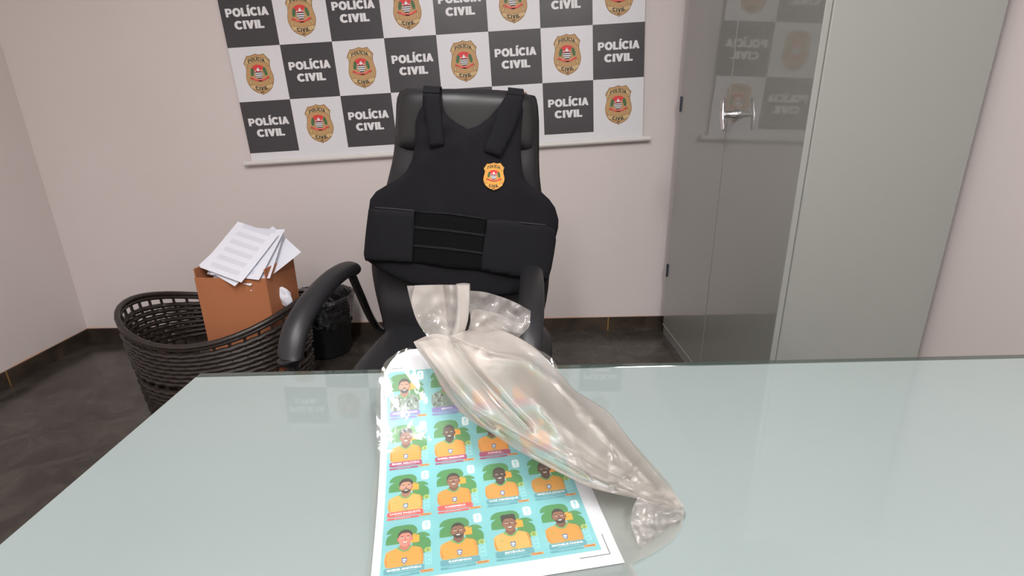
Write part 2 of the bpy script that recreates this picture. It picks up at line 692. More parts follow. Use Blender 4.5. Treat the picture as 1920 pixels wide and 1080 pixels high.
def tile_mat(name, c1, c2, grout, sx, ox=0.0, oy=0.0):
    mt = bpy.data.materials.new(name)
    mt.use_nodes = True
    n_ = mt.node_tree
    b = n_.nodes['Principled BSDF']
    tc_ = n_.nodes.new('ShaderNodeTexCoord')
    mp = n_.nodes.new('ShaderNodeMapping')
    mp.inputs['Location'].default_value = (ox, oy, 0)
    n_.links.new(tc_.outputs['Object'], mp.inputs[0])
    br = n_.nodes.new('ShaderNodeTexBrick')
    br.offset = 0
    br.inputs['Scale'].default_value = 1
    br.inputs['Brick Width'].default_value = sx
    br.inputs['Row Height'].default_value = sx
    br.inputs['Mortar Size'].default_value = 0.003
    br.inputs['Mortar'].default_value = lin(grout)
    nz_ = n_.nodes.new('ShaderNodeTexNoise')
    nz_.inputs['Scale'].default_value = 7
    nz_.inputs['Detail'].default_value = 8
    nz_.inputs['Distortion'].default_value = 1.2
    n_.links.new(tc_.outputs['Object'], nz_.inputs['Vector'])
    rp = n_.nodes.new('ShaderNodeValToRGB')
    rp.color_ramp.elements[0].position = 0.35
    rp.color_ramp.elements[0].color = lin(c1)
    rp.color_ramp.elements[1].position = 0.72
    rp.color_ramp.elements[1].color = lin(c2)
    n_.links.new(nz_.outputs['Fac'], rp.inputs[0])
    n_.links.new(mp.outputs[0], br.inputs['Vector'])
    n_.links.new(rp.outputs[0], br.inputs['Color1'])
    n_.links.new(rp.outputs[0], br.inputs['Color2'])
    n_.links.new(br.outputs['Color'], b.inputs['Base Color'])
    b.inputs['Roughness'].default_value = 0.22
    return mt


floor_m = tile_mat('slate_floor_tiles', (50, 45, 41), (78, 72, 66), (70, 62, 54), 0.6, ox=0.04, oy=0.28)
skirt_m = tile_mat('slate_skirting_tiles', (48, 42, 37), (74, 62, 50), (150, 112, 60), 0.6, ox=0.045, oy=0.5)


def struct(name, lo, hi, m_, bevel=0.0):
    bm = bmesh.new()
    box(bm, lo, hi, bevel)
    return obj(name, bm, m_, kind='structure')


struct('floor', (XL, YB, -0.1), (XR, 0, 0), floor_m)
struct('wall_back', (XL - 0.1, 0, 0), (XR + 0.1, 0.1, ZC), wall_m)
struct('wall_left', (XL - 0.1, YB, 0), (XL, 0, ZC), wall_m)
struct('wall_right', (XR, YB, 0), (XR + 0.1, 0, ZC), wall_m)
struct('wall_front', (XL - 0.1, YB - 0.1, 0), (XR + 0.1, YB, ZC), wall_m)
struct('ceiling', (XL - 0.1, YB - 0.1, ZC), (XR + 0.1, 0.1, ZC + 0.1), ceil_m)
struct('baseboard_back', (XL, -0.01, 0), (XR, 0, 0.073), skirt_m)
struct('baseboard_left', (XL, YB, 0), (XL + 0.01, -0.01, 0.073), skirt_m)
struct('baseboard_right', (XR - 0.01, YB, 0), (XR, -0.01, 0.073), skirt_m)

white_metal = mat('white_lamp_metal', (232, 232, 230), 0.4)
for i, (lx, ly, sx, sy, p) in enumerate(LAMPS):
    bm = bmesh.new()
    box(bm, (lx - sx / 2 - 0.03, ly - sy / 2 - 0.03, 2.725), (lx + sx / 2 + 0.03, ly + sy / 2 + 0.03, ZC), 0.006)
    obj('ceiling_light', bm, white_metal, base=(lx, ly, ZC), label=('white ceiling lamp housing over the desk', 'white ceiling lamp housing at the back left of the room', 'white ceiling lamp housing at the back right of the room')[i], cat='lamp')

# ================================================================== BACKDROP BANNER
CW, CH = 0.24, 0.2353
G0 = Vector((-1.01976, -0.022, 1.464))
GU = Vector((0.99910, 0, 0.04249)).normalized()
GV = Vector((0.04249, 0, -0.99910)).normalized()     # down the banner
vinyl_white = mat('banner_white_vinyl', (226, 226, 230), 0.34, bump=(6, 0.15, 0.01))
vinyl_black = mat('banner_black_print', (62, 60, 64), 0.32, bump=(6, 0.15, 0.01))
text_white = mat('banner_white_text', (232, 232, 234), 0.4)
c0 = G0 + GU * CW * 3
banner = thing('backdrop_banner', (c0.x, -0.01, 1.0), 'checkered black and white vinyl backdrop printed with police badges, hanging on the wall', 'banner')
P = Print(0.00025)
x0, x1 = -1 * CW, 7 * CW
ytop, ybot = 3 * CH + 0.05, -2 * CH - 0.035
P.rect(x0, ybot, x1, ytop, vinyl_white, 0)
for r_ in range(-3, 2):
    for c_ in range(-1, 7):
        ux, uy = c_ * CW, -(r_ + 1) * CH
        if (c_ + r_) % 2 == 0:
            P.rect(ux, uy, ux + CW, uy + CH, vinyl_black, 1)
            P.block_text('POLÍCIA', ux + CW * .5, uy + CH * 0.535, CH * 0.143, CW * 0.8, text_white, 2)
            P.block_text('CIVIL', ux + CW * .5, uy + CH * 0.315, CH * 0.143, CW * 0.55, text_white, 2)
        else:
            badge(P, ux + CW * 0.5, uy + CH * 0.49, CH * 0.76, 1)
ca = P.bm
for v in ca.verts:
    u, vv, zz = v.co
    p = G0 + GU * u - GV * vv
    v.co = p + Vector((0, -1, 0)) * zz
obj('banner_sheet', ca, P.mats, banner)
rod_m = mat('banner_rod_white', (222, 218, 214), 0.4)


def rod(v_, ext, nm):
    bm = bmesh.new()
    a = G0 + GU * (x0 - ext) - GV * v_
    b = G0 + GU * (x1 + ext) - GV * v_
    tube(bm, [a, a + (b - a) * 0.5, b], 0.0125, 16)
    o = obj(nm, bm, rod_m, banner)
    autosmooth(o)
    for q, s in ((a, -1), (b, 1)):
        bm = bmesh.new()
        tube(bm, [q, q + GU * s * 0.006], 0.0145, 16)
        e = obj('end_cap', bm, rod_m, o)
        autosmooth(e)


rod(ybot - 0.012, 0.03, 'bottom_rod')
rod(ytop + 0.012, 0.03, 'top_rod')

# ================================================================== GREY STEEL CABINET
cab_m = mat('grey_cabinet_paint', (140, 143, 138), 0.35, coat=1.0, coat_rough=0.04, vary=(1.0, (144, 147, 142), 0.3))
cab_dark = mat('cabinet_shadow_gap', (60, 60, 58), 0.5)
cab_edge = mat('cabinet_pale_edge', (178, 176, 170), 0.35)
chrome = mat('chrome', (225, 225, 228), 0.12, metal=1.0)
CX = 0.841
cab = thing('steel_cabinet', (1.08, -0.61, 0), 'tall glossy grey steel cabinet with a chrome handle against the right wall', 'cabinet')
bm = bmesh.new()
box(bm, (CX + 0.02, -1.16, 0.05), (XR - 0.02, -0.065, 1.98), 0.004)
obj('body', bm, cab_m, cab)
bm = bmesh.new()
box(bm, (CX + 0.004, -1.155, 0.0), (XR - 0.03, -0.07, 0.05))
obj('plinth', bm, cab_m, cab)
doors = []
for ya, yb in ((-0.616, -0.068), (-1.158, -0.620)):
    bm = bmesh.new()
    box(bm, (CX, ya, 0.055), (CX + 0.019, yb, 1.975), 0.0025, 2)
    d_ = obj('door', bm, cab_m, cab)
    doors.append(d_)
bm = bmesh.new()
box(bm, (CX - 0.001, -1.158, 0.050), (CX + 0.02, -0.068, 0.0545))
obj('lower_rail', bm, cab_edge, cab)
hinge_m = mat('hinge_dark_metal', (58, 62, 78), 0.4, metal=0.3)
for z in (0.357, 1.175, 1.85):
    bm = bmesh.new()
    tube(bm, [Vector((CX - 0.003, -0.073, z - 0.034)), Vector((CX - 0.003, -0.073, z + 0.034))], 0.0045, 10)
    autosmooth(obj('hinge', bm, hinge_m, doors[0]))
hy, hz = -0.705, 1.130
bm = bmesh.new()
tube(bm, [Vector((CX, hy, hz)), Vector((CX - 0.012, hy, hz)), Vector((CX - 0.02, hy, hz)), Vector((CX - 0.05, hy, hz))], [0.017, 0.0165, 0.0135, 0.011], 20)
h_ = obj('handle', bm, chrome, doors[1])
autosmooth(h_)
bm = bmesh.new()
pts = [Vector((CX - 0.052 - 0.004 * (1 - abs(t)) , hy + 0.016 * t, hz + 0.056 * t)) for t in (-1, -0.8, -0.4, 0, 0.4, 0.8, 1)]
tube(bm, pts, [0.005, 0.0095, 0.0085, 0.012, 0.0085, 0.0095, 0.005], 14, flat=0.75, up=Vector((1, 0, 0)))
autosmooth(obj('grip', bm, chrome, h_))

# ================================================================== DESK
DZ = 0.8112
glass_edge = mat('desk_glass_edge', (70, 84, 80), 0.15, coat=0.5)
desk_glass = mat('desk_pale_glass', (133, 144, 143), 0.45, coat=1.0, coat_rough=0.004, vary=(1.5, (125, 137, 137), 0.25))
desk_glass.node_tree.nodes['Principled BSDF'].inputs['Coat IOR'].default_value = 1.72
desk_leg = mat('desk_leg_grey', (168, 170, 168), 0.4)
desk = thing('office_desk', (0.18, -2.4, 0), 'pale grey-green glass-topped desk in the foreground', 'desk')
dx0, dx1, dy0, dy1 = -0.43, 0.80, -2.80, -2.008
bm = bmesh.new()
box(bm, (dx0, dy0, DZ - 0.008), (dx1, dy1, DZ), 0.0012, 2)
for f in bm.faces:
    f.material_index = 0 if f.normal.z > 0.9 else 1
obj('glass_top', bm, [desk_glass, glass_edge], desk)
bm = bmesh.new()
box(bm, (dx0, dy1 + 0.0002, DZ - 0.008), (dx1, dy1 + 0.011, DZ), 0.001, 1)
obj('glass_rim', bm, mat('dark_green_glass_rim', (52, 62, 58), 0.1, coat=0.6), desk)
bm = bmesh.new()
box(bm, (dx0 + 0.01, dy0 + 0.01, DZ - 0.033), (dx1 - 0.01, dy1 - 0.004, DZ - 0.0085), 0.002)
obj('top_board', bm, mat('desk_board_dark', (52, 54, 54), 0.5), desk)
for a in (dx0 + 0.03, dx1 - 0.06):
    bm = bmesh.new()
    box(bm, (a, dy0 + 0.05, 0), (a + 0.03, dy1 - 0.06, DZ - 0.034), 0.002)
    obj('side_panel', bm, desk_leg, desk)
bm = bmesh.new()
box(bm, (dx0 + 0.06, dy1 - 0.12, 0.35), (dx1 - 0.06, dy1 - 0.10, DZ - 0.034), 0.002)
obj('modesty_panel', bm, desk_leg, desk)

# ================================================================== OFFICE CHAIR
leather = mat('black_leather', (33, 33, 36), 0.45, bump=(180, 0.25, 0.0008), spec=0.5)
leather_g = mat('black_leather_glossy', (34, 34, 36), 0.4, bump=(120, 0.2, 0.0008))
plastic_b = mat('black_plastic', (30, 30, 32), 0.38)
steel_b = mat('black_tube_steel', (26, 26, 28), 0.18, coat=0.6)
XC = -0.118


def chair_y(x, z):
    return -1.165 + 0.55 * (x - XC) ** 2


def head_y(x, z):
    return -1.172 + 0.75 * (x - XC) ** 2


def poly_on(pts, ysurf, n=4, smooth=True):
    w_ = [on(a, b, ysurf) for a, b in pts]
    v2 = [Vector((p.x, p.z)) for p in w_]
    if smooth:
        v2 = catmull(v2, n, closed=True)
    return v2


chair = thing('office_chair', (XC, -1.2, 0), 'black leather high-back office chair behind the desk, wearing the vest', 'chair')
back = poly_on([(750, 172), (800, 167), (880, 167), (950, 170), (990, 177), (1003, 196), (1006, 260), (1008, 330), (1014, 400), (1022, 470), (1020, 540), (1012, 590), (1000, 645), (960, 668), (860, 672), (760, 668), (728, 640), (715, 590), (703, 540), (697, 490), (705, 430), (722, 360), (738, 290), (742, 230)], chair_y)
bo = obj('backrest', slab(back, chair_y, 0.02, 0.06, 0.035, folds=lambda x, z: 0.004 * math.sin(z * 46)), leather, chair)
sh = poly_on([(772, 176), (880, 171), (985, 176), (1009, 200), (1012, 330), (1025, 420), (1030, 520), (1016, 600), (990, 650), (760, 655), (722, 600), (702, 500), (728, 360), (750, 250)], lambda x, z: chair_y(x, z) + 0.06)
obj('back_shell', slab(sh, lambda x, z: chair_y(x, z) + 0.065, 0.01, 0.016, 0.02), plastic_b, bo)
head = poly_on([(752, 172), (765, 169), (800, 168), (880, 168), (940, 170), (982, 175), (998, 184), (1004, 202), (1006, 235), (1003, 268), (994, 284), (960, 287), (880, 286), (800, 284), (752, 281), (743, 268), (743, 240), (746, 200)], head_y)
obj('headrest', slab(head, head_y, 0.03, 0.06, 0.04), leather_g, chair)
# seat
bm = bmesh.new()
yaw = math.radians(-9)
ca_, sa_ = math.cos(yaw), math.sin(yaw)
SC = Vector((-0.145, -1.33, 0.0))


def superell(a, n=4.5):
    c, s = math.cos(a), math.sin(a)
    r = (abs(c) ** n + abs(s) ** n) ** (-1 / n)
    return c * r, s * r


rings = []
prof = [(0.0, 0.525), (0.35, 0.525), (0.6, 0.527), (0.8, 0.530), (0.9, 0.528), (0.96, 0.518), (0.99, 0.50), (1.0, 0.475), (0.985, 0.45), (0.93, 0.435), (0.0, 0.432)]
for r_, z in prof:
    ring = []
    for k in range(64):
        x, y = superell(2 * math.pi * k / 64)
        lx, ly = x * 0.262 * r_, y * 0.265 * r_
        zz = z - (0.02 * max(0, -y) ** 3 * r_ if z > 0.46 else 0)
        ring.append(bm.verts.new((SC.x + lx * ca_ - ly * sa_, SC.y + lx * sa_ + ly * ca_, zz)))
    rings.append(ring)
for A, B in zip(rings, rings[1:]):
    for k in range(64):
        bm.faces.new((A[k], B[k], B[(k + 1) % 64], A[(k + 1) % 64]))
bmesh.ops.remove_doubles(bm, verts=bm.verts[:], dist=1e-5)
bmesh.ops.recalc_face_normals(bm, faces=bm.faces[:])
obj('seat', bm, leather, chair, smooth=True)
# arms: curved padded loops on black steel brackets
for side in (1, -1):
    def mx(x):
        return x if side == 1 else x + 0.52
    path = [(-0.448, -1.19, 0.722), (-0.452, -1.235, 0.736), (-0.457, -1.33, 0.744), (-0.463, -1.43, 0.738), (-0.470, -1.51, 0.722), (-0.478, -1.572, 0.690), (-0.484, -1.600, 0.645), (-0.486, -1.599, 0.63)]
    dy = 0 if side == 1 else -0.08
    pp = catmull([Vector((mx(a), b + dy, c)) for a, b, c in path], 6)
    n = len(pp)
    rad = [0.0305 * min(1, 0.72 + 0.28 * math.sin(min(1, i / 4) * math.pi / 2)) * min(1, 0.55 + 0.45 * math.sin(min(1, (n - 1 - i) / 5) * math.pi / 2)) for i in range(n)]
    bm = bmesh.new()
    tube(bm, pp, rad, 18, flat=0.72)
    arm = obj('armrest', bm, leather, chair, smooth=True)
    bm = bmesh.new()
    q = [Vector((mx(a), b + dy, c)) for a, b, c in (((-0.449, -1.21, 0.715), (-0.448, -1.15, 0.63), (-0.446, -1.06, 0.51), (-0.42, -1.03, 0.45), (-0.33, -1.06, 0.425), (-0.22, -1.15, 0.42)) if side == 1 else ((-0.449, -1.21, 0.715), (-0.44, -1.15, 0.63), (-0.43, -1.08, 0.51), (-0.46, -1.06, 0.45), (-0.55, -1.08, 0.425), (-0.64, -1.15, 0.42)))]
    tube(bm, catmull(q, 6), 0.0125, 14)
    autosmooth(obj('rear_bracket', bm, steel_b, arm))
    bm = bmesh.new()
    q = [Vector((mx(a), b + dy, c)) for a, b, c in (((-0.486, -1.60, 0.625), (-0.474, -1.575, 0.54), (-0.44, -1.52, 0.45), (-0.34, -1.42, 0.423), (-0.22, -1.36, 0.42)) if side == 1 else ((-0.486, -1.60, 0.625), (-0.494, -1.575, 0.54), (-0.52, -1.52, 0.45), (-0.58, -1.42, 0.423), (-0.66, -1.36, 0.42)))]
    tube(bm, catmull(q, 6), 0.015, 14, flat=0.7)
    autosmooth(obj('front_bracket', bm, steel_b, arm))
bm = bmesh.new()
box(bm, (XC - 0.12, -1.40, 0.405), (XC + 0.07, -1.12, 0.433), 0.006)
autosmooth(obj('seat_plate', bm, plastic_b, chair))
bm = bmesh.new()
tube(bm, [Vector((XC - 0.02, -1.28, 0.41)), Vector((XC - 0.02, -1.28, 0.25)), Vector((XC - 0.02, -1.28, 0.10))], [0.025, 0.02, 0.03], 20)
autosmooth(obj('gas_column', bm, steel_b, chair))
for k in range(5):
    a = 2 * math.pi * k / 5 + 0.35
    d = Vector((math.cos(a), math.sin(a), 0))
    c = Vector((XC - 0.02, -1.28, 0))
    bm = bmesh.new()
    tube(bm, [c + Vector((0, 0, 0.11)), c + d * 0.12 + Vector((0, 0, 0.1)), c + d * 0.28 + Vector((0, 0, 0.075))], [0.026, 0.022, 0.014], 12)
    lg = obj('leg', bm, plastic_b, chair)
    autosmooth(lg)
    bm = bmesh.new()
    t = Vector((-d.y, d.x, 0))
    e = c + d * 0.28 + Vector((0, 0, 0.027))
    tube(bm, [e - t * 0.022, e + t * 0.022], 0.027, 18)
    autosmooth(obj('caster', bm, plastic_b, lg))
bm = bmesh.new()
tube(bm, catmull([Vector((XC, -1.20, 0.42)), Vector((XC, -1.07, 0.43)), Vector((XC, -1.04, 0.52)), Vector((XC, -1.065, 0.70))], 5), 0.022, 12, flat=0.5, up=Vector((1, 0, 0)))
autosmooth(obj('back_bar', bm, steel_b, chair))

# ================================================================== BALLISTIC VEST
cord = mat('black_vest_cloth', (21, 21, 25), 0.9, bump=(900, 0.3, 0.0006), vary=(5, (24, 23, 28), 0.3), spec=0.25)
cord2 = mat('black_vest_flap_cloth', (24, 24, 28), 0.88, bump=(700, 0.3, 0.0006), spec=0.25)
velcro = mat('black_velcro', (14, 14, 16), 0.98, bump=(1400, 0.9, 0.002), spec=0.2)
seam_m = mat('vest_seam', (40, 39, 44), 0.8)


def vest_y(x, z):
    b = -1.212 + 0.62 * (x - XC) ** 2
    if x > 0.09:
        b += (x - 0.09) ** 2 * 5
    if x < -0.36:
        b += (x + 0.36) ** 2 * 5
    return b


def V3(pts):
    return [(660 + a * 0.37963, 150 + b * 0.37963) for a, b in pts]


vest = thing('ballistic_vest', (XC, -1.22, 0.6), 'black police ballistic vest with a gold badge patch, draped over the chair back', 'vest')


def vest_folds(x, z):
    n1 = noise.noise(Vector((x * 9, z * 7, 1.3))) * 0.006
    n2 = noise.noise(Vector((x * 22 + z * 9, z * 12, 4.1))) * 0.0025
    n3 = 0.004 * max(0, z - 1.0) / 0.15 * math.sin((x * 0.6 + abs(x - XC) * 1.2 + z) * 95)
    return n1 + n2 + n3


body = V3([(350, 58), (432, 62), (437, 125), (470, 178), (520, 215), (572, 243), (622, 228), (680, 185), (728, 128), (752, 88), (838, 85), (845, 150), (836, 250), (834, 350), (840, 440), (852, 490), (880, 522), (930, 548), (975, 590), (1003, 630), (1020, 690), (1018, 730), (1003, 790), (995, 860), (985, 925), (968, 985), (930, 1010), (880, 1040), (800, 1062), (690, 1066), (570, 1056), (400, 1040), (300, 1012), (230, 985), (150, 940), (95, 905), (62, 880), (64, 830), (75, 730), (82, 650), (90, 590), (120, 550), (170, 520), (230, 488), (268, 452), (296, 395), (312, 320), (313, 205), (330, 155), (348, 128)])
front = obj('front_panel', slab(poly_on(body, vest_y, 1, False), vest_y, 0.012, 0.012, 0.02, step=0.011, folds=vest_folds), cord, vest)


def vy(off):
    return lambda x, z: vest_y(x, z) - off


def patch_slab(name, pts, off, th, m_, parent, rnd=0.006, folds=None, sm=False, n=3, step=0.014):
    q = poly_on(V3(pts), vy(off), n, sm)
    return obj(name, slab(q, vy(off), th, 0.002, rnd, step=step, folds=folds), m_, parent)


lf = patch_slab('side_flap', [(82, 638), (112, 634), (200, 640), (308, 650), (306, 760), (298, 898), (285, 903), (180, 895), (66, 892), (58, 860), (68, 750)], 0.020, 0.005, cord2, vest)
rf = patch_slab('side_flap', [(668, 690), (760, 690), (850, 702), (955, 715), (1000, 740), (1008, 790), (998, 860), (985, 930), (968, 990), (935, 978), (845, 978), (735, 958), (637, 940), (640, 880), (655, 780)], 0.020, 0.005, cord2, vest)
vel = patch_slab('velcro_panel', [(310, 645), (480, 655), (664, 682), (655, 770), (645, 860), (637, 940), (470, 925), (299, 900), (303, 780)], 0.0155, 0.003, velcro, vest)
for a in ([(308, 722), (480, 738), (655, 762), (654, 776), (480, 752), (307, 736)], [(303, 812), (480, 828), (646, 850), (645, 864), (480, 842), (302, 826)], [(310, 645), (480, 655), (664, 682), (664, 692), (480, 666), (310, 655)]):
    patch_slab('webbing_strip', a, 0.019, 0.003, cord2, vel, rnd=0.003)
for a in ([(112, 626), (200, 632), (308, 642), (308, 650), (200, 640), (112, 634)],):
    patch_slab('piping', a, 0.022, 0.0035, seam_m, lf, rnd=0.002)
for a in ([(828, 700), (955, 712), (955, 720), (828, 708)],):
    patch_slab('piping', a, 0.024, 0.0035, seam_m, rf, rnd=0.002)
patch_slab('strap_tail', [(905, 985), (955, 990), (965, 1020), (952, 1058), (930, 1052), (925, 1015)], 0.0, 0.006, cord, vest)


def strap(pts, over):
    q = V3(pts)
    o = obj('shoulder_strap', slab(poly_on(q, vy(0.019), 1, False), vy(0.0165), 0.0045, 0.003, 0.003), cord2, vest)
    # the loop that goes over the top of the headrest and down behind it
    a, b = on(*q[0], vy(0.02)), on(*q[1], vy(0.02))
    bm = bmesh.new()
    rows = []
    for k in range(11):
        t = math.pi * k / 10
        for_y = 0.048 * (1 - math.cos(t))
        up = 0.018 * math.sin(t) + (-0.12 * max(0, (k - 6) / 4) if k > 6 else 0)
        rows.append([bm.verts.new(a + Vector((0, for_y, up))), bm.verts.new(b + Vector((0, for_y, up)))])
    for A, B in zip(rows, rows[1:]):
        bm.faces.new((A[0], A[1], B[1], B[0]))
    thicken(bm, 0.004)
    obj('strap_loop', bm, cord2, o, smooth=False)
    return o


strap([(350, 60), (432, 64), (440, 160), (446, 240), (456, 322), (384, 336), (372, 250), (352, 130)], 1)
strap([(772, 68), (850, 76), (838, 140), (820, 200), (790, 270), (735, 383), (650, 350), (690, 240), (722, 140)], 1)
# badge patch
pc = V3([(701, 477)])[0]
pcw = on(pc[0], pc[1], vy(0.016))
P = Print(0.0002)
ph = 0.0
a_, b_ = on(*V3([(703, 408)])[0], vy(0.016)), on(*V3([(697, 546)])[0], vy(0.016))
badge(P, 0, 0, (a_ - b_).length, 0, cloth=True)
th_ = math.radians(-3)
for v in P.bm.verts:
    u, q, zz = v.co
    u *= 1.08
    X = pcw.x + u * math.cos(th_) - q * math.sin(th_)
    Z = pcw.z + u * math.sin(th_) + q * math.cos(th_)
    v.co = Vector((X, 0, Z))
    v.co.y = vest_y(X, Z) - 0.0185 - zz
obj('badge_patch', P.bm, P.mats, vest, label='gold shield badge patch')
# ================================================================== STICKER SHEET
SH_O = Vector((-0.101, -2.3496))
SW = 0.0437
SHH = SW * 1.31
ROT = 0.1544
SU = Vector((math.cos(ROT), math.sin(ROT)))
SV = Vector((-math.sin(ROT), math.cos(ROT)))
ANG = [0.045, 0.105, 0.44, 0.69]


def _ang(v):
    # bend angle of the paper at v card rows above the bottom of the print (smoothed steps)
    if v <= 0:
        return 0.03 + 0.0 * v
    k = [0.03, 0.06, 0.22, 0.56, 0.80, 0.95]
    v = min(v, 4.99)
    i = int(v)
    return k[i] + (k[i + 1] - k[i]) * (v - i)


_prof = {}
_st = 0.02


def _build_prof():
    d = z = 0.0
    v = 0.0
    _prof[0] = (0.0, 0.0)
    i = 0
    while v < 4.9:
        a = _ang(v + _st / 2)
        d += math.cos(a) * _st * SHH
        z += math.sin(a) * _st * SHH
        v += _st
        i += 1
        _prof[i] = (d, z)


_build_prof()


def sheet_pt(u, v, off=0.0):
    """point on the sheet; u, v in card widths / heights from the lower left corner of the print"""
    if v <= 0:
        d, z, a = v * SHH, 0.0, 0.0
    else:
        f = min(v / _st, len(_prof) - 2)
        i = int(f)
        t = f - i
        d = _prof[i][0] * (1 - t) + _prof[i + 1][0] * t
        z = _prof[i][1] * (1 - t) + _prof[i + 1][1] * t
        a = _ang(v)
    xy = SH_O + SU * (u * SW) + SV * (d - off * math.sin(a))
    return Vector((xy.x, xy.y, DZ + 0.0012 + z + off * math.cos(a)))


paper = mat('white_paper', (216, 216, 223), 0.45, coat=0.25, coat_rough=0.25)
INK = {}


def ink(name, rgb):
    if name not in INK:
        INK[name] = mat('print_' + name, rgb, 0.4, coat=0.3, coat_rough=0.2)
    return INK[name]


turq = ink('turquoise', (118, 186, 193))
grn = ink('green', (62, 134, 70))
orange = ink('orange', (240, 160, 40))
wht = ink('white', (232, 240, 242))
blk = ink('dark', (40, 36, 38))
collar = ink('collar_green', (96, 158, 88))
crest_b = ink('crest_blue', (44, 96, 150))
crest_w = ink('crest_pale', (205, 225, 240))
label_o = ink('label_orange', (236, 150, 62))
faint = ink('pale_turquoise', (160, 218, 224))
yell = ink('badge_yellow', (225, 215, 90))
bars = {'p': ink('bar_purple', (122, 112, 178)), 'm': ink('bar_maroon', (158, 56, 104)), 'r': ink('bar_red', (238, 80, 82)), 't': ink('bar_teal', (84, 152, 164))}
jers = {'o': ink('jersey_orange', (222, 150, 54)), 'y': ink('jersey_yellow', (206, 166, 84)), 'd': ink('jersey_amber', (200, 142, 52)), 'g': ink('jersey_grey', (120, 138, 128))}
jshade = ink('jersey_shade', (190, 128, 44))  # printed shading: darker ink down both sides of the jersey
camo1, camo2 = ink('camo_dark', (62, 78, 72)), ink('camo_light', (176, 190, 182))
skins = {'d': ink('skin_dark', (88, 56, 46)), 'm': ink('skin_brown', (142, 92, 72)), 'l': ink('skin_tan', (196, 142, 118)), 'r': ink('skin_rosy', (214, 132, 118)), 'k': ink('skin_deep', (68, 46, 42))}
shades = {'d': ink('skin_dark_shade', (66, 40, 34)), 'm': ink('skin_brown_shade', (112, 70, 56)), 'l': ink('skin_tan_shade', (160, 110, 92)), 'r': ink('skin_rosy_shade', (182, 104, 94)), 'k': ink('skin_deep_shade', (50, 33, 31))}  # shaded copies of the skin inks, shading drawn into the printed portraits
hair = ink('hair_black', (34, 28, 28))
teeth = ink('teeth', (245, 240, 236))

CARDS = [  # column, row from top, name, bar, jersey, skin, hair style, beard
    (0, 0, 'ALISSON BECKER', 'p', 'g', 'l', 'short', 1), (1, 0, 'BENTO', 'p', 'g', 'l', 'short', 1), (2, 0, '', 'm', 'o', 'm', 'short', 0), (3, 0, '', 'm', 'o', 'm', 'short', 0),
    (0, 1, 'ÉDER MILITÃO', 'm', 'o', 'm', 'afro', 0), (1, 1, 'GABRIEL MAGALHÃES', 'm', 'o', 'd', 'crop', 1), (2, 1, 'DANILO', 'm', 'o', 'm', 'crop', 1), (3, 1, '', 'm', 'o', 'm', 'short', 0),
    (0, 2, 'LUCAS PAQUETÁ', 'r', 'y', 'l', 'quiff', 1), (1, 2, 'CASEMIRO', 'r', 'd', 'm', 'short', 0), (2, 2, 'LUIZ HENRIQUE', 't', 'd', 'k', 'short', 0), (3, 2, 'VINÍCIUS JÚNIOR', 't', 'd', 'd', 'crop', 0),
    (0, 3, 'GABRIEL MARTINELLI', 't', 'o', 'r', 'short', 0), (1, 3, 'RAPHINHA', 't', 'o', 'm', 'crop', 1), (2, 3, 'ESTÊVÃO', 't', 'y', 'm', 'flat', 0), (3, 3, 'MATHEUS CUNHA', 't', 'd', 'm', 'crop', 1)]


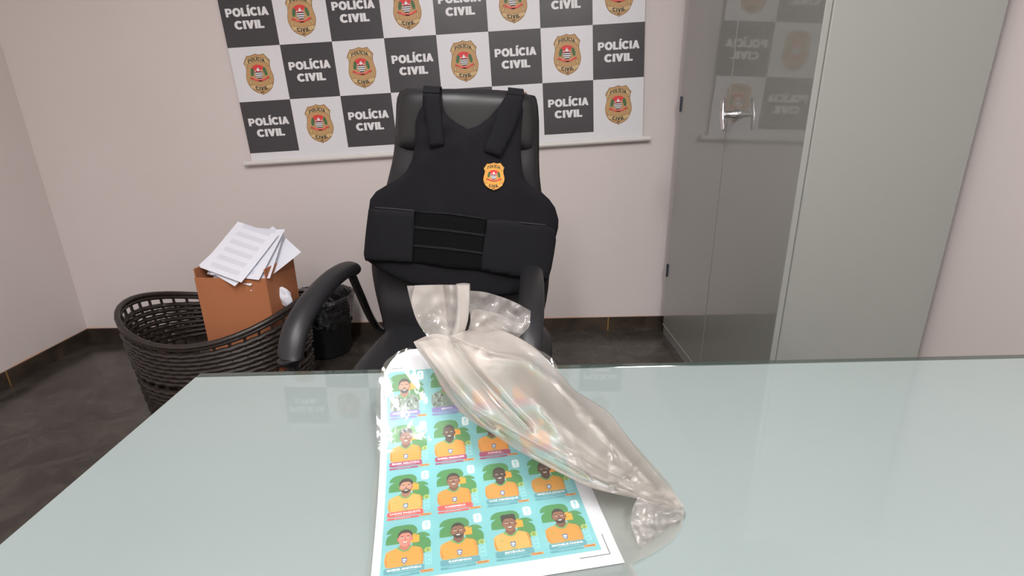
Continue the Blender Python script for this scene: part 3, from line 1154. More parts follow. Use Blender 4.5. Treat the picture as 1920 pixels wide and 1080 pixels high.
def draw_card(P, name, bar, jersey, skin, hs, beard):
    """one sticker in a 1 x 1.31 cell, origin at its lower left corner"""
    rng = random.Random(name + bar + skin)
    # green '2 6' shapes
    P.poly([(.07, .80), (.07, .93), (.10, 1.0), (.18, 1.055), (.07, 1.055), (.09, 1.13), (.14, 1.19), (.22, 1.225), (.30, 1.235), (.5, 1.235), (.58, 1.21), (.63, 1.16), (.655, 1.09), (.645, 1.02), (.61, .95), (.56, .88), (.45, .80)], grn, 2)
    P.poly([(.60, .98), (.72, 1.01), (.80, 1.0), (.87, .95), (.895, .895), (.80, .895), (.87, .84), (.905, .76), (.90, .66), (.86, .58), (.80, .52), (.70, .50), (.56, .62), (.56, .9)], grn, 2)
    P.rect(.50, .79, .69, .955, orange, 3)
    P.poly([(.53, .955), (.58, .955), (.66, .985), (.60, .99), (.56, .978)], orange, 3)
    # trophy mark
    P.rrect(.75, 1.05, .905, 1.275, .045, wht, 3)
    P.rect(.742, 1.145, .913, 1.17, wht, 3)
    P.ell(.828, 1.20, .028, .04, faint, 4, 12)
    P.poly([(.815, 1.18), (.842, 1.18), (.838, 1.1), (.85, 1.08), (.806, 1.08), (.82, 1.1)], faint, 4)
    # round flag badge
    P.ell(.845, .575, .062, .058, yell, 3, 18)
    P.ell(.845, .575, .052, .048, collar, 4, 18)
    P.poly([(.805, .575), (.845, .60), (.885, .575), (.845, .55)], yell, 5)
    P.ell(.845, .575, .017, .016, blk, 6, 10)
    # outlined country letters running up the side
    for y in (.26, .355, .45):
        P.line([(.80, y), (.90, y), (.90, y + .075), (.80, y + .075), (.80, y)], .009, faint, 3)
        P.line([(.83, y + .02), (.87, y + .02), (.87, y + .05)], .008, faint, 3)
    # shoulders / jersey
    J = jers[jersey]
    P.poly([(.08, .62), (.06, .45), (.075, .36), (.09, .32), (.13, .29), (.20, .27), (.73, .27), (.755, .30), (.765, .45), (.755, .60), (.70, .66), (.55, .715), (.30, .715), (.16, .67)], J, 7)
    if jersey == 'g':
        for _ in range(60):
            x, y = rng.uniform(.09, .74), rng.uniform(.29, .66)
            a = rng.uniform(0, 3.1)
            r1, r2 = rng.uniform(.02, .06), rng.uniform(.008, .02)
            P.ell(min(max(x, .12), .70), min(max(y, .33), .62), r1, r2, camo1 if rng.random() < .5 else camo2, 8 + rng.random() * .5, 7, a)
    else:
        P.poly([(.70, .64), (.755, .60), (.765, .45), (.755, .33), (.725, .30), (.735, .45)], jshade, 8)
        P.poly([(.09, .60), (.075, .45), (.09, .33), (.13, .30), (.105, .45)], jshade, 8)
        P.poly([(.17, .52), (.24, .535), (.28, .545), (.23, .52), (.19, .51)], collar, 9)
    # neck and collar
    sk, sh_ = skins[skin], shades[skin]
    P.poly([(.27, .70), (.36, .62), (.42, .595), (.49, .62), (.57, .72), (.52, .735), (.32, .735)], collar, 9)
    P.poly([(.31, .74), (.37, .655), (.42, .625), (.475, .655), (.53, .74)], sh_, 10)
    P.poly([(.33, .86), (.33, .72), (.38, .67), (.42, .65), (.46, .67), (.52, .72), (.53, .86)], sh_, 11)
    # head
    hx, hy, ra, rb = .425, .915, .128, .185
    if hs == 'afro':
        P.ell(hx + .005, hy + .075, .155, .16, hair, 12, 22)
    elif hs == 'quiff':
        P.ell(hx, hy + .08, .145, .135, hair, 12, 22)
    elif hs == 'flat':
        P.rrect(hx - .145, hy + .02, hx + .145, hy + .225, .05, hair, 12)
    elif hs == 'short':
        P.ell(hx, hy + .06, .138, .145, hair, 12, 22)
    else:
        P.ell(hx, hy + .04, .131, .16, hair, 12, 22)
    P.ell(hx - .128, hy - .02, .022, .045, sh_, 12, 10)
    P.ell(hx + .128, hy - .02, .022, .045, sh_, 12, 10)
    P.poly([(hx + ra * math.cos(t) * (1 - .12 * max(0, -math.sin(t))), hy - .012 + (rb if math.sin(t) < 0 else rb * .8) * math.sin(t)) for t in [2 * math.pi * k / 26 for k in range(26)]], sk, 13)
    if hs in ('short', 'quiff', 'flat'):
        P.poly([(hx - .128, hy + .03), (hx - .11, hy + .10), (hx - .05, hy + .122), (hx + .06, hy + .118), (hx + .11, hy + .09), (hx + .128, hy + .03), (hx + .125, hy + .12), (hx + .06, hy + .165), (hx - .06, hy + .165), (hx - .12, hy + .13)], hair, 15)
    else:
        P.poly([(hx - .125, hy + .05), (hx - .07, hy + .112), (hx + .07, hy + .112), (hx + .125, hy + .05), (hx + .10, hy + .145), (hx, hy + .17), (hx - .10, hy + .145)], hair, 15)
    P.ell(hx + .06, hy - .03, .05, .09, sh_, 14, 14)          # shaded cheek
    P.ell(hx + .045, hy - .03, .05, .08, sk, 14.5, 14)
    if beard:
        P.poly([(hx - .118, hy - .06), (hx - .09, hy - .13), (hx - .04, hy - .185), (hx + .04, hy - .185), (hx + .09, hy - .13), (hx + .118, hy - .06), (hx + .07, hy - .10), (hx + .05, hy - .065), (hx, hy - .058), (hx - .05, hy - .065), (hx - .07, hy - .10)], hair, 15)
    for sx in (-1, 1):
        P.poly([(hx + sx * .085, hy + .048), (hx + sx * .03, hy + .052), (hx + sx * .03, hy + .036), (hx + sx * .085, hy + .033)], hair, 15)
        P.ell(hx + sx * .055, hy + .008, .027, .012, teeth, 15, 10)
        P.ell(hx + sx * .055, hy + .008, .012, .012, blk, 16, 8)
    P.poly([(hx - .008, hy + .01), (hx + .014, hy + .01), (hx + .032, hy - .045), (hx, hy - .056), (hx - .028, hy - .045)], sh_, 15)
    P.poly([(hx - .052, hy - .085), (hx + .052, hy - .085), (hx + .03, hy - .122), (hx - .03, hy - .122)], shades['d'], 16)
    P.poly([(hx - .044, hy - .087), (hx + .044, hy - .087), (hx + .026, hy - .11), (hx - .026, hy - .11)], teeth, 17)
    # chest crest
    if jersey != 'g':
        P.poly([(.37, .46), (.395, .475), (.42, .465), (.445, .475), (.47, .46), (.465, .38), (.42, .335), (.375, .38)], crest_b, 9)
        P.poly([(.385, .44), (.42, .45), (.455, .44), (.45, .39), (.42, .36), (.39, .39)], crest_w, 10)
        P.poly([(.39, .42), (.45, .40), (.448, .385), (.395, .405)], crest_b, 11)
        P.poly([(.36, .315), (.48, .315), (.465, .298), (.375, .298)], collar, 9)
    # name bars
    B = bars[bar]
    P.rrect(.06, .155, .775, .285, .045, B, 18, (1, 0, 1, 1))
    P.rrect(.06, .085, .69, .13, .018, B, 18, (1, 0, 0, 1))
    if name:
        P.text(name, .42, .215, .042, white_ink, 19, bold=0.03, width=min(.60, .052 * len(name)))
    P.line([(.22, .185), (.64, .185)], .006, faint, 19)
    P.line([(.20, .108), (.52, .108)], .006, faint, 19)
    P.poly([(.715, .098), (.93, .098), (.93, .150), (.70, .150)], label_o, 18)
    P.text('PANINI', .835, .112, .026, ink_black, 19, bold=0.03, width=.14)
    P.ell(.735, .124, .014, .016, bars['m'], 19, 8)


def bend(P, u0, v0, lay0=0.00012):
    """wrap a card (or the whole ground) on the paper"""
    bm = P.bm
    n = [-0.3 + 0.164 * k for k in range(40)]
    for y in n:
        if y > 0 and y < 1.31 * 5:
            bmesh.ops.bisect_plane(bm, geom=bm.verts[:] + bm.edges[:] + bm.faces[:], plane_co=(0, y, 0), plane_no=(0, 1, 0))
    for v in bm.verts:
        x, y, z = v.co
        v.co = sheet_pt(u0 + x, v0 + y / 1.31, lay0 + z)
    bm.normal_update()


s_root = sheet_pt(2, 1)
sheet = thing('sticker_sheet', (s_root.x, s_root.y, DZ), 'uncut white sheet of sixteen football player stickers lying on the desk inside the bag', 'sheet')
# paper: rounded, curled upper corners
bm = bmesh.new()
NU, NV = 40, 60
grid = {}
for j in range(NV + 1):
    v = -0.27 + (4.42 + 0.27) * j / NV
    # the upper corners roll over: outline is rounded there
    t = max(0, (v - 3.55) / 0.87)
    cut = 0.75 * (1 - math.sqrt(max(0, 1 - t * t)))
    for i in range(NU + 1):
        a = -0.15 + cut
        b = 4.31 - cut * 2.2
        u = a + (b - a) * i / NU
        grid[i, j] = bm.verts.new(sheet_pt(u, v, 0))
for j in range(NV):
    for i in range(NU):
        bm.faces.new((grid[i, j], grid[i + 1, j], grid[i + 1, j + 1], grid[i, j + 1]))
thicken(bm, 0.0002)
obj('paper', bm, paper, sheet, smooth=True)
# turquoise ground and crop marks
P = Print(0.00002)
P.poly([(0, 0), (4, 0), (4, 4.75), (3.85, 5.05), (3.6, 5.24), (0.10, 5.24), (0.03, 5.18), (0, 5.0)], turq, 0)
P.line([(4.12, 0.35), (4.12, -0.12), (3.55, -0.12)], .014, blk, 1)
P.line([(-0.08, 0.12), (-0.08, -0.3)], .014, blk, 1)
P.line([(0.12, 5.32), (0.42, 5.32)], .012, blk, 1)
P.line([(-0.07, 4.55), (-0.07, 4.85)], .012, blk, 1)
bend(P, 0, 0, 0.0001)
obj('print_ground', P.bm, P.mats, sheet)
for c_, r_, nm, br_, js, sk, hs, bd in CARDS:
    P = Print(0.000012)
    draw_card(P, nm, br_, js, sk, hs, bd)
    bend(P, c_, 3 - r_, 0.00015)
    look = {'p': 'purple', 'm': 'maroon', 'r': 'red', 't': 'teal'}[br_]
    jl = {'o': 'orange', 'y': 'yellow', 'd': 'amber', 'g': 'grey patterned'}[js]
    obj('player_sticker', P.bm, P.mats, sheet, label='sticker of a person in %s jersey over a %s name bar, column %s row %s' % (jl, look, ('one', 'two', 'three', 'four')[c_], ('one', 'two', 'three', 'four')[r_]))

# ================================================================== CLEAR PLASTIC BAG
bag_clear = film('bag_clear_film', (188, 184, 174), 0.66, rough=0.07, gloss=0.9, bump=(38, 0.22, 0.004), thin=0.2)
bag_milky = film('bag_milky_film', (236, 226, 218), 0.58, rough=0.3, gloss=0.75, bump=(22, 0.05, 0.002), soft=0.4, thin=0.24)
bag_mouth = film('bag_mouth_film', (248, 240, 234), 0.6, rough=0.2, gloss=0.8, bump=(18, 0.08, 0.003))
bag_crisp = film('bag_crinkled_film', (245, 238, 233), 0.70, rough=0.08, gloss=1.5, bump=(26, 0.3, 0.006))
bag = thing('plastic_bag', (0.03, -2.2, DZ), 'clear milky plastic bag twisted at the neck, holding the sticker sheet on the desk', 'bag')


def to_uv(p):
    d = Vector((p.x, p.y)) - SH_O
    return d.dot(SU) / SW, d.dot(SV) / SHH


# lower part of the bag, lying over the sheet and out onto the desk
edge_px = [(1040, 1120), (1120, 1088), (1165, 1070), (1209, 1050), (1257, 1018), (1279, 990), (1283, 960), (1255, 905), (1215, 860), (1170, 810), (1120, 770), (1085, 740)]
edge = sorted((to_uv(atZ(a, b, DZ + 0.001)) for a, b in edge_px), key=lambda q: q[1])


def umax(v):
    if v <= edge[0][1]:
        return edge[0][0]
    for (ua, va), (ub, vb) in zip(edge, edge[1:]):
        if va <= v <= vb:
            return ua + (ub - ua) * (v - va) / max(vb - va, 1e-6)
    return edge[-1][0]


def film_pt(u, v, um):
    p = sheet_pt(u, v, 0.0016)
    wr = noise.noise(Vector((u * 1.4, v * 1.1, 3))) * 0.5 + 0.5
    amp = 0.0016 + 0.004 * max(0, min(1, v - 2.9))
    p.z += wr * amp + 0.0015 * max(0, min(1, v - 3)) * math.sin(u * 9 + v * 5)
    if u > 4.2:
        t = min(1, (u - 4.2) / max(0.6, (um - 4.2)))
        ground = DZ + 0.0015 + 0.005 * wr * math.sin(math.pi * min(1, t))
        k = min(1, (u - 4.2) / 1.2)
        k = k * k * (3 - 2 * k)
        p.z = p.z * (1 - k) + ground * k
    if u < -0.15:
        p.z = p.z + (DZ + 0.001 - p.z) * 0.0
    return p


bm = bmesh.new()
NU, NV = 80, 90
g = {}
for j in range(NV + 1):
    v = -0.75 + (4.36 + 0.75) * j / NV
    t = max(0, (v - 3.5) / 0.9)
    cut = 0.75 * (1 - math.sqrt(max(0, 1 - t * t)))
    um = max(umax(v), 4.4) if v < 3.2 else 4.4 - cut * 2.2
    ua = -0.24 + cut - 0.05 * noise.noise(Vector((v, 0, 9)))
    for i in range(NU + 1):
        u = ua + (um - ua) * i / NU
        g[i, j] = bm.verts.new(film_pt(u, v, um))
for j in range(NV):
    for i in range(NU):
        bm.faces.new((g[i, j], g[i + 1, j], g[i + 1, j + 1], g[i, j + 1]))
bm.verts.index_update()
single = [0.0] * len(bm.verts)
for (i, j), v in g.items():
    uu = to_uv(v.co)[0]
    single[v.index] = 1 - min(1, max(0, (uu - 4.25) / 0.12))
lower = obj('lower_film', bm, bag_clear, bag, smooth=True)
lower.data.attributes.new('single_layer', 'FLOAT', 'POINT').data.foreach_set('value', single)

# the long flap that folds from the neck across the sheet to the right
ROWS = [  # near edge, inner near, inner far, far edge : (px, py, z)
    [(775, 641, .917), (812, 626, .924), (848, 628, .925), (911, 606, .912)],
    [(784, 657, .914), (832, 650, .922), (885, 638, .924), (940, 618, .911)],
    [(796, 672, .910), (852, 672, .916), (915, 660, .920), (970, 631, .908)],
    [(810, 692, .904), (872, 700, .910), (942, 682, .914), (1004, 652, .902)],
    [(826, 722, .895), (900, 735, .902), (975, 715, .906), (1030, 679, .892)],
    [(846, 752, .886), (930, 770, .892), (1005, 750, .894), (1053, 702, .882)],
    [(874, 783, .877), (962, 800, .884), (1035, 782, .884), (1078, 731, .871)],
    [(921, 812, .869), (1000, 828, .875), (1070, 812, .874), (1118, 756, .861)],
    [(968, 843, .861), (1045, 852, .867), (1105, 838, .863), (1145, 776, .853)],
    [(1020, 872, .854), (1085, 874, .859), (1138, 866, .853), (1170, 810, .843)],
    [(1070, 897, .847), (1125, 896, .850), (1170, 890, .845), (1194, 842, .836)],
    [(1113, 916, .841), (1160, 912, .843), (1200, 908, .837), (1218, 870, .830)],
    [(1165, 929, .835), (1198, 926, .836), (1228, 922, .830), (1240, 897, .825)],
    [(1212, 940, .828), (1232, 938, .829), (1252, 934, .825), (1262, 922, .821)],
    [(1262, 957, .818), (1269, 955, .819), (1276, 952, .818), (1283, 949, .816)]]
ns = 8
cols = [catmull([Vector(r[k]) for r in ROWS], ns) for k in range(4)]
CREASES = [([(786, 648), (822, 690), (868, 755), (925, 803)], .003, 4),
           ([(862, 634), (905, 655), (990, 664), (1010, 668)], -.003, 4),
           ([(1085, 770), (1130, 815), (1168, 860), (1188, 908)], .004, 4),
           ([(1060, 835), (1110, 868), (1165, 895)], -.004, 5),
           ([(1205, 862), (1180, 890), (1150, 905)], .004, 4),
           ([(1020, 770), (1075, 845), (1110, 900)], .003, 5),
           ([(1140, 800), (1150, 850), (1135, 890)], -.003, 5),
           ([(940, 800), (1000, 850), (1075, 890), (1150, 918)], -.0035, 4),
           ([(831, 618), (862, 660), (893, 700), (935, 750), (985, 800)], -.007, 5),
           ([(846, 630), (927, 662), (983, 672), (1035, 708), (1110, 785), (1180, 862), (1230, 915)], .0075, 7),
           ([(795, 655), (838, 715), (885, 765), (975, 815), (1060, 862), (1140, 905)], .0035, 7),
           ([(905, 622), (893, 650)], .003, 4), ([(930, 640), (918, 662)], .003, 4),
           ([(968, 640), (1020, 690), (1062, 745), (1110, 790)], -.003, 8),
           ([(1000, 745), (1060, 800), (1120, 850), (1200, 905)], .003, 6)]
bm = bmesh.new()
NT = 56
g = {}
M_ = len(cols[0])
for i in range(M_):
    c4_ = [c[i] for c in cols]
    ring = catmull(c4_, 20)
    L_ = len(ring) - 1
    for j in range(NT + 1):
        f_ = j / NT * L_
        k = min(int(f_), L_ - 1)
        q = ring[k].lerp(ring[k + 1], f_ - k)
        z = q.z
        e = math.sin(math.pi * j / NT)
        s_ = i / (M_ - 1)
        for pl, amp, wd in CREASES:
            d_ = poly_dist(Vector((q.x, q.y)), [Vector(a) for a in pl], closed=False)
            z += amp * math.exp(-d_ / wd) * min(1, e * 2)
        z += 0.0022 * e * noise.noise(Vector((s_ * 2.2, j / NT * 5, 0))) + 0.0008 * e * noise.noise(Vector((s_ * 3.5, j / NT * 15, 2)))
        crk = max(0, (s_ - .55) / .45)
        z += 0.0035 * crk * e * noise.noise(Vector((q.x * .045, q.y * .07, 5)))
        g[i, j] = bm.verts.new(atZ(q.x, q.y, z))
for i in range(M_ - 1):
    for j in range(NT):
        bm.faces.new((g[i, j], g[i + 1, j], g[i + 1, j + 1], g[i, j + 1]))
# underside layer, so that the flap is a flattened tube
h_ = {}
for (i, j), v in g.items():
    e = math.sin(math.pi * j / NT)
    if j in (0, NT):
        h_[i, j] = v
    else:
        p = v.co + Vector((0, 0.001, -0.006 * min(1, e * 1.5) * (1 - 0.5 * i / M_)))
        h_[i, j] = bm.verts.new(p)
for i in range(M_ - 1):
    for j in range(NT):
        bm.faces.new((h_[i, j + 1], h_[i + 1, j + 1], h_[i + 1, j], h_[i, j]))
order = {v: ij for ij, v in list(g.items()) + list(h_.items())}
bm.verts.index_update()
single = [0.0] * len(bm.verts)
for v, (i, j) in order.items():
    t = min(1, max(0, (i / (M_ - 1) - 0.12) / 0.16))
    single[v.index] = t * t * (3 - 2 * t)
flap = obj('folded_flap', bm, bag_milky, bag, smooth=True, label='milky folded flap')
flap.data.attributes.new('single_layer', 'FLOAT', 'POINT').data.foreach_set('value', single)


def sheet_from(name, rows, m_, parent, sub=10, amp=0.0, freq=0.05, seed=0, label=None):
    """film through rows of (px, py, world y) points"""
    cs = [catmull([Vector(p) for p in r], sub) for r in rows]
    n = len(cs[0])
    bm = bmesh.new()
    gg = {}
    allr = []
    for k in range(n):
        allr.append(catmull([c[k] for c in cs], sub))
    m__ = len(allr[0])
    for a in range(n):
        for b in range(m__):
            q = allr[a][b]
            y = q.z + amp * noise.noise(Vector((q.x * freq, q.y * freq, seed)))
            gg[a, b] = bm.verts.new(atY(q.x, q.y, y))
    for a in range(n - 1):
        for b in range(m__ - 1):
            bm.faces.new((gg[a, b], gg[a + 1, b], gg[a + 1, b + 1], gg[a, b + 1]))
    return obj(name, bm, m_, parent, smooth=True, label=label)


YN = -2.118
# left panel of the mouth: front and back layer
lm = sheet_from('mouth_panel', [[(778, 535, -2.10), (772, 570, -2.10), (788, 612, -2.105), (812, 634, -2.112)],
                                [(815, 534, -2.125), (812, 570, -2.122), (822, 610, -2.12), (834, 638, -2.12)],
                                [(845, 534, -2.105), (845, 575, -2.11), (846, 610, -2.115), (846, 642, -2.12)],
                                [(860, 534, -2.12), (862, 575, -2.12), (862, 610, -2.12), (856, 640, -2.12)]], bag_mouth, bag, amp=0.004)
sheet_from('mouth_back_layer', [[(763, 536, -2.085), (771, 570, -2.09), (783, 604, -2.10), (802, 632, -2.11)],
                                [(790, 535, -2.08), (800, 570, -2.085), (810, 606, -2.10), (826, 634, -2.11)],
                                [(830, 534, -2.085), (835, 570, -2.09), (838, 606, -2.10), (844, 636, -2.11)]], bag_crisp, lm, amp=0.003, seed=4)
# rolled pleat in the middle
bm = bmesh.new()
pl = catmull([atY(868, 533, -2.128), atY(869, 560, -2.128), atY(866, 600, -2.126), (atY(856, 634, -2.122))], 8)
tube(bm, pl, [0.0075 * (1 - 0.2 * i / len(pl)) for i in range(len(pl))], 20, flat=0.55, up=Vector((0, 1, 0)), caps=False)
obj('rolled_pleat', bm, bag_mouth, lm, smooth=True)
# right half of the mouth: back wall, front lip, folded under
rm = sheet_from('mouth_fan', [[(874, 545, -2.10), (877, 570, -2.105), (882, 600, -2.11), (872, 632, -2.115)],
                              [(905, 547, -2.075), (908, 575, -2.08), (912, 600, -2.09), (905, 628, -2.10)],
                              [(935, 555, -2.06), (942, 585, -2.065), (948, 606, -2.075), (940, 625, -2.085)],
                              [(966, 567, -2.055), (972, 590, -2.06), (972, 612, -2.07), (965, 628, -2.08)],
                              [(995, 583, -2.06), (994, 598, -2.065), (991, 614, -2.07), (972, 633, -2.08)]], bag_crisp, bag, amp=0.009, freq=0.05)
sheet_from('mouth_lip', [[(882, 592, -2.125), (882, 604, -2.125), (880, 620, -2.12)],
                         [(890, 580, -2.125), (892, 600, -2.125), (892, 622, -2.12)],
                         [(918, 584, -2.12), (920, 602, -2.115), (925, 620, -2.11)],
                         [(945, 592, -2.10), (952, 606, -2.095), (958, 622, -2.09)],
                         [(972, 606, -2.085), (980, 614, -2.08), (978, 626, -2.08)],
                         [(991, 600, -2.066), (990, 610, -2.068), (984, 622, -2.075)]], bag_crisp, rm, amp=0.006, freq=0.06, seed=7)
# twisted neck under the flap
bm = bmesh.new()
nk = catmull([atY(852, 640, -2.118), atY(854, 655, -2.12), sheet_pt(2.2, 4.2, 0.012), sheet_pt(2.25, 3.9, 0.006)], 6)
tube(bm, nk, [0.009 + 0.0045 * abs(i - 6) / 6 for i in range(len(nk))], 24)
for v in bm.verts:
    v.co += Vector((noise.noise(v.co * 220), noise.noise(v.co * 220 + Vector((9, 0, 0))), 0)) * 0.002
obj('twisted_neck', bm, bag_milky, bag, smooth=True)


def film_z(name, rows, m_, parent, sub=8, amp=0.0, freq=0.08, seed=0):
    cs = [catmull([Vector(p) for p in r], sub) for r in rows]
    n = len(cs[0])
    allr = [catmull([c[k] for c in cs], sub) for k in range(n)]
    bm = bmesh.new()
    gg = {}
    for a in range(n):
        for b in range(len(allr[0])):
            q = allr[a][b]
            gg[a, b] = bm.verts.new(atZ(q.x, q.y, max(DZ + 0.001, q.z + amp * noise.noise(Vector((q.x * freq, q.y * freq, seed))))))
    for a in range(n - 1):
        for b in range(len(allr[0]) - 1):
            bm.faces.new((gg[a, b], gg[a + 1, b], gg[a + 1, b + 1], gg[a, b + 1]))
    return obj(name, bm, m_, parent, smooth=True)


film_z('bag_corner', [[(1196, 932, .832), (1186, 955, .828), (1184, 985, .822), (1199, 1029, .8125)],
                      [(1225, 940, .828), (1222, 960, .832), (1218, 985, .824), (1214, 1018, .814)],
                      [(1252, 948, .822), (1250, 962, .829), (1246, 978, .822), (1238, 1000, .814)],
                      [(1282, 949, .815), (1284, 958, .817), (1280, 970, .8145), (1262, 985, .8125)]], bag_crisp, bag, amp=0.006)
# ================================================================== BIN, BASKET, BOX
bin_m = mat('bin_black_plastic', (30, 30, 32), 0.45)
liner = mat('bin_liner_black', (24, 24, 26), 0.22, coat=0.4, bump=(30, 1.0, 0.02))
bc = Vector((-0.93, -0.20, 0))
tb = thing('trash_bin', bc, 'black plastic waste bin with a shiny black bin liner on the floor by the wall', 'bin')
bm = bmesh.new()
lathe(bm, [(0.0, 0.003), (0.10, 0.0), (0.105, 0.01), (0.135, 0.27), (0.142, 0.275), (0.142, 0.285), (0.134, 0.285), (0.128, 0.26), (0.098, 0.015), (0.0, 0.012)], bc, 48, 0, 1.08, 1.08)
obj('bin_body', bm, bin_m, tb, smooth=True)
bm = bmesh.new()
rings = []
for z, r_ in [(0.155, 0.128), (0.17, 0.134), (0.20, 0.136), (0.24, 0.143), (0.275, 0.149), (0.292, 0.148), (0.296, 0.143), (0.285, 0.136), (0.25, 0.126), (0.18, 0.118)]:
    ring = []
    for k in range(96):
        a = 2 * math.pi * k / 96
        n_ = noise.noise(Vector((math.cos(a) * 5, math.sin(a) * 5, z * 22)))
        n2 = noise.noise(Vector((math.cos(a) * 12, math.sin(a) * 12, z * 30 + 4)))
        rr = r_ * 1.08 + 0.006 * n_ + 0.003 * n2
        zz = z + (0.018 * noise.noise(Vector((math.cos(a) * 2, math.sin(a) * 2, 7))) if z < 0.2 else 0.006 * n2)
        ring.append(bm.verts.new((bc.x + rr * math.cos(a), bc.y + rr * math.sin(a), zz * 1.06)))
    rings.append(ring)
for A, B in zip(rings, rings[1:]):
    for k in range(96):
        bm.faces.new((A[k], A[(k + 1) % 96], B[(k + 1) % 96], B[k]))
thicken(bm, 0.0008)
obj('bin_liner', bm, liner, tb, smooth=True)

# oval woven basket
rattan = mat('dark_brown_rattan', (30, 25, 23), 0.4, vary=(60, (48, 38, 33), 0.2), coat=0.2)
kc = Vector((-1.20, -0.62, 0))
kb = thing('wicker_basket', kc, 'dark brown open-weave oval basket on the floor holding a box of papers', 'basket')
AX, AY = 0.36, 0.285


def bpt(a, z, k=1.0):
    s = (0.90 + 0.10 * z / 0.42) * k
    lift = 0.05 * math.cos(2 * a) * (z / 0.42) ** 2
    return Vector((kc.x + AX * s * math.cos(a), kc.y + AY * s * math.sin(a), z + lift))


NA = 80
bm = bmesh.new()
for z, r_ in [(0.40, 0.011), (0.385, 0.008)]:
    tube(bm, [bpt(2 * math.pi * k / NA, z, 1.0 + 0.004 * (k % 2)) for k in range(NA)], r_, 10, closed=True)
autosmooth(obj('rim', bm, rattan, kb))
bm = bmesh.new()
for q, z in enumerate([0.012 + 0.021 * q for q in range(8)] + [0.205 + 0.021 * q for q in range(8)]):
    tube(bm, [bpt(2 * math.pi * k / NA, z, 1.0 + (0.012 if (k + q) % 2 else -0.012)) for k in range(NA)], 0.0105, 8, closed=True)
autosmooth(obj('woven_band', bm, rattan, kb))
bm = bmesh.new()
for k in range(0, NA, 2):
    a = 2 * math.pi * k / NA
    tube(bm, [bpt(a, z) for z in (0.005, 0.1, 0.2, 0.3, 0.395)], 0.006, 6)
autosmooth(obj('upright', bm, rattan, kb, kind=None))
bm = bmesh.new()
ring = [bm.verts.new(bpt(2 * math.pi * k / NA, 0.012, 0.99)) for k in range(NA)]
bm.faces.new(ring)
thicken(bm, 0.006)
obj('base', bm, rattan, kb)

card_m = mat('brown_cardboard', (176, 112, 74), 0.8, vary=(3, (168, 104, 68), 0.3))
card_in = mat('brown_cardboard_inside', (150, 96, 64), 0.85)
bx0, bx1, by0, by1, bz0, bz1 = -1.33, -0.0, -0.70, -0.50, 0.03, 0.60
xr = atY(524, 470, -0.62).x
bx1 = xr
bx0 = xr - 0.29
crd = thing('cardboard_box', ((bx0 + bx1) / 2, -0.62, 0.03), 'open brown cardboard box overflowing with papers, standing in the dark basket', 'box')
BZ = 0.165
t = 0.005
D0, D1 = -0.735, -0.51
rz = Matrix.Rotation(math.radians(-6), 3, 'Z')
pv = Vector(((bx0 + bx1) / 2, -0.62, 0))
for nm, lo, hi in (('side_wall', (bx0, D0, BZ), (bx1, D0 + t, 0.565)), ('side_wall', (bx0, D1 - t, BZ), (bx1, D1, 0.60)), ('end_wall', (bx0, D0 + t, BZ), (bx0 + t, D1 - t, 0.60)), ('end_wall', (bx1 - t, D0 + t, BZ), (bx1, D1 - t, 0.60)), ('bottom', (bx0, D0, BZ - 0.006), (bx1, D1, BZ))):
    bm = bmesh.new()
    box(bm, lo, hi, 0.001, 1, rot=rz, pivot=pv)
    obj(nm, bm, card_m, crd)
page = mat('paper_sheet_white', (228, 230, 240), 0.6)
page_ink = mat('faint_printed_lines', (214, 216, 228), 0.6)
rng = random.Random(11)
descr = ['topmost sheet of the papers leaning out of the cardboard box', 'second sheet from the top of the papers leaning out of the box', 'third sheet from the top of the papers leaning out of the box', 'middle sheet of the seven papers leaning out of the box', 'third sheet from the bottom of the papers in the box', 'second sheet from the bottom of the papers in the box', 'lowest sheet of the papers, its corner sticking out furthest right of the box']
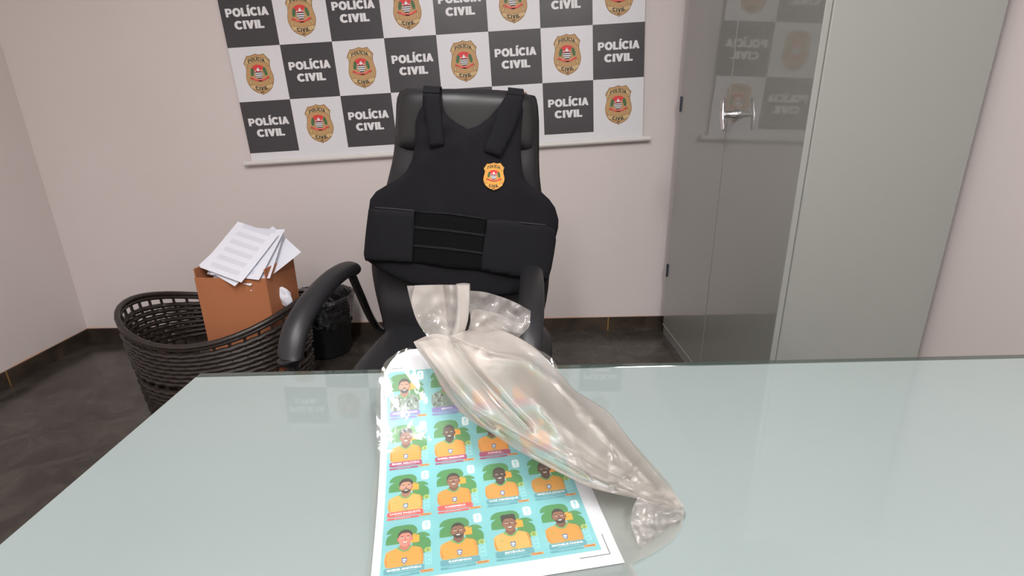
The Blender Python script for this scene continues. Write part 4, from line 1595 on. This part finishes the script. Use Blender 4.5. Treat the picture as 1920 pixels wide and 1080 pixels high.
for k in range(7):
    bm = bmesh.new()
    W_, H_ = 0.21, 0.297
    nx, ny = 6, 12
    gg = {}
    tilt = math.radians(40)
    yawp = math.radians([-18, -6, -26, 4, -14, 8, -38][k])
    nrm = Matrix.Rotation(tilt, 3, 'X') @ Vector((0, 0, 1))
    cen = Vector((bx0 + 0.15 + [0.0, 0.03, -0.01, 0.04, 0.01, 0.0, 0.07][k], -0.655, 0.652)) - nrm * (0.008 * k)
    R_ = Matrix.Rotation(math.radians(-8), 3, 'Z') @ Matrix.Rotation(tilt, 3, 'X') @ Matrix.Rotation(yawp, 3, 'Z')
    for i in range(nx + 1):
        for j in range(ny + 1):
            x, y = (i / nx - .5) * W_, (j / ny - .5) * H_
            zz = 0.006 * (y / H_) ** 2
            gg[i, j] = bm.verts.new(cen + R_ @ Vector((x, y * 0.8, zz)))
    for i in range(nx):
        for j in range(ny):
            f = bm.faces.new((gg[i, j], gg[i + 1, j], gg[i + 1, j + 1], gg[i, j + 1]))
            f.material_index = 1 if (j % 2 and 0 < i < nx - 1 and k < 2) else 0
    thicken(bm, 0.0003)
    obj('paper_sheet', bm, [page, page_ink], base=cen, smooth=True, label=descr[k], cat='paper', group='papers in the cardboard box')
bm = bmesh.new()
for k in range(14):
    o_ = 0.004 * math.sin(k * 2.3)
    box(bm, (kc.x - 0.15 + o_, kc.y - 0.11 - o_, 0.021 + 0.0098 * k), (kc.x + 0.15 + o_, kc.y + 0.10 - o_, 0.021 + 0.0098 * k + 0.0096))
obj('paper_stack', bm, page, base=(kc.x, kc.y, 0.021), label='stack of white paper under the cardboard box, glimpsed through the basket weave', cat='paper')
# crumpled white papers between box and basket rim
for k, (px_, py_, yy) in enumerate([(534, 556, -0.66)]):
    bm = bmesh.new()
    c_ = atY(px_, py_, yy)
    bmesh.ops.create_icosphere(bm, subdivisions=3, radius=0.026)
    for v in bm.verts:
        n_ = noise.noise(v.co * 45 + Vector((k * 7, 0, 0)))
        v.co = Vector((v.co.x * 1.1, v.co.y * 0.6, v.co.z * 1.5)) * (1 + 0.45 * n_) + c_
    obj('crumpled_paper', bm, page, base=c_, label='crumpled white paper wedged between the box and the basket rim', cat='paper')
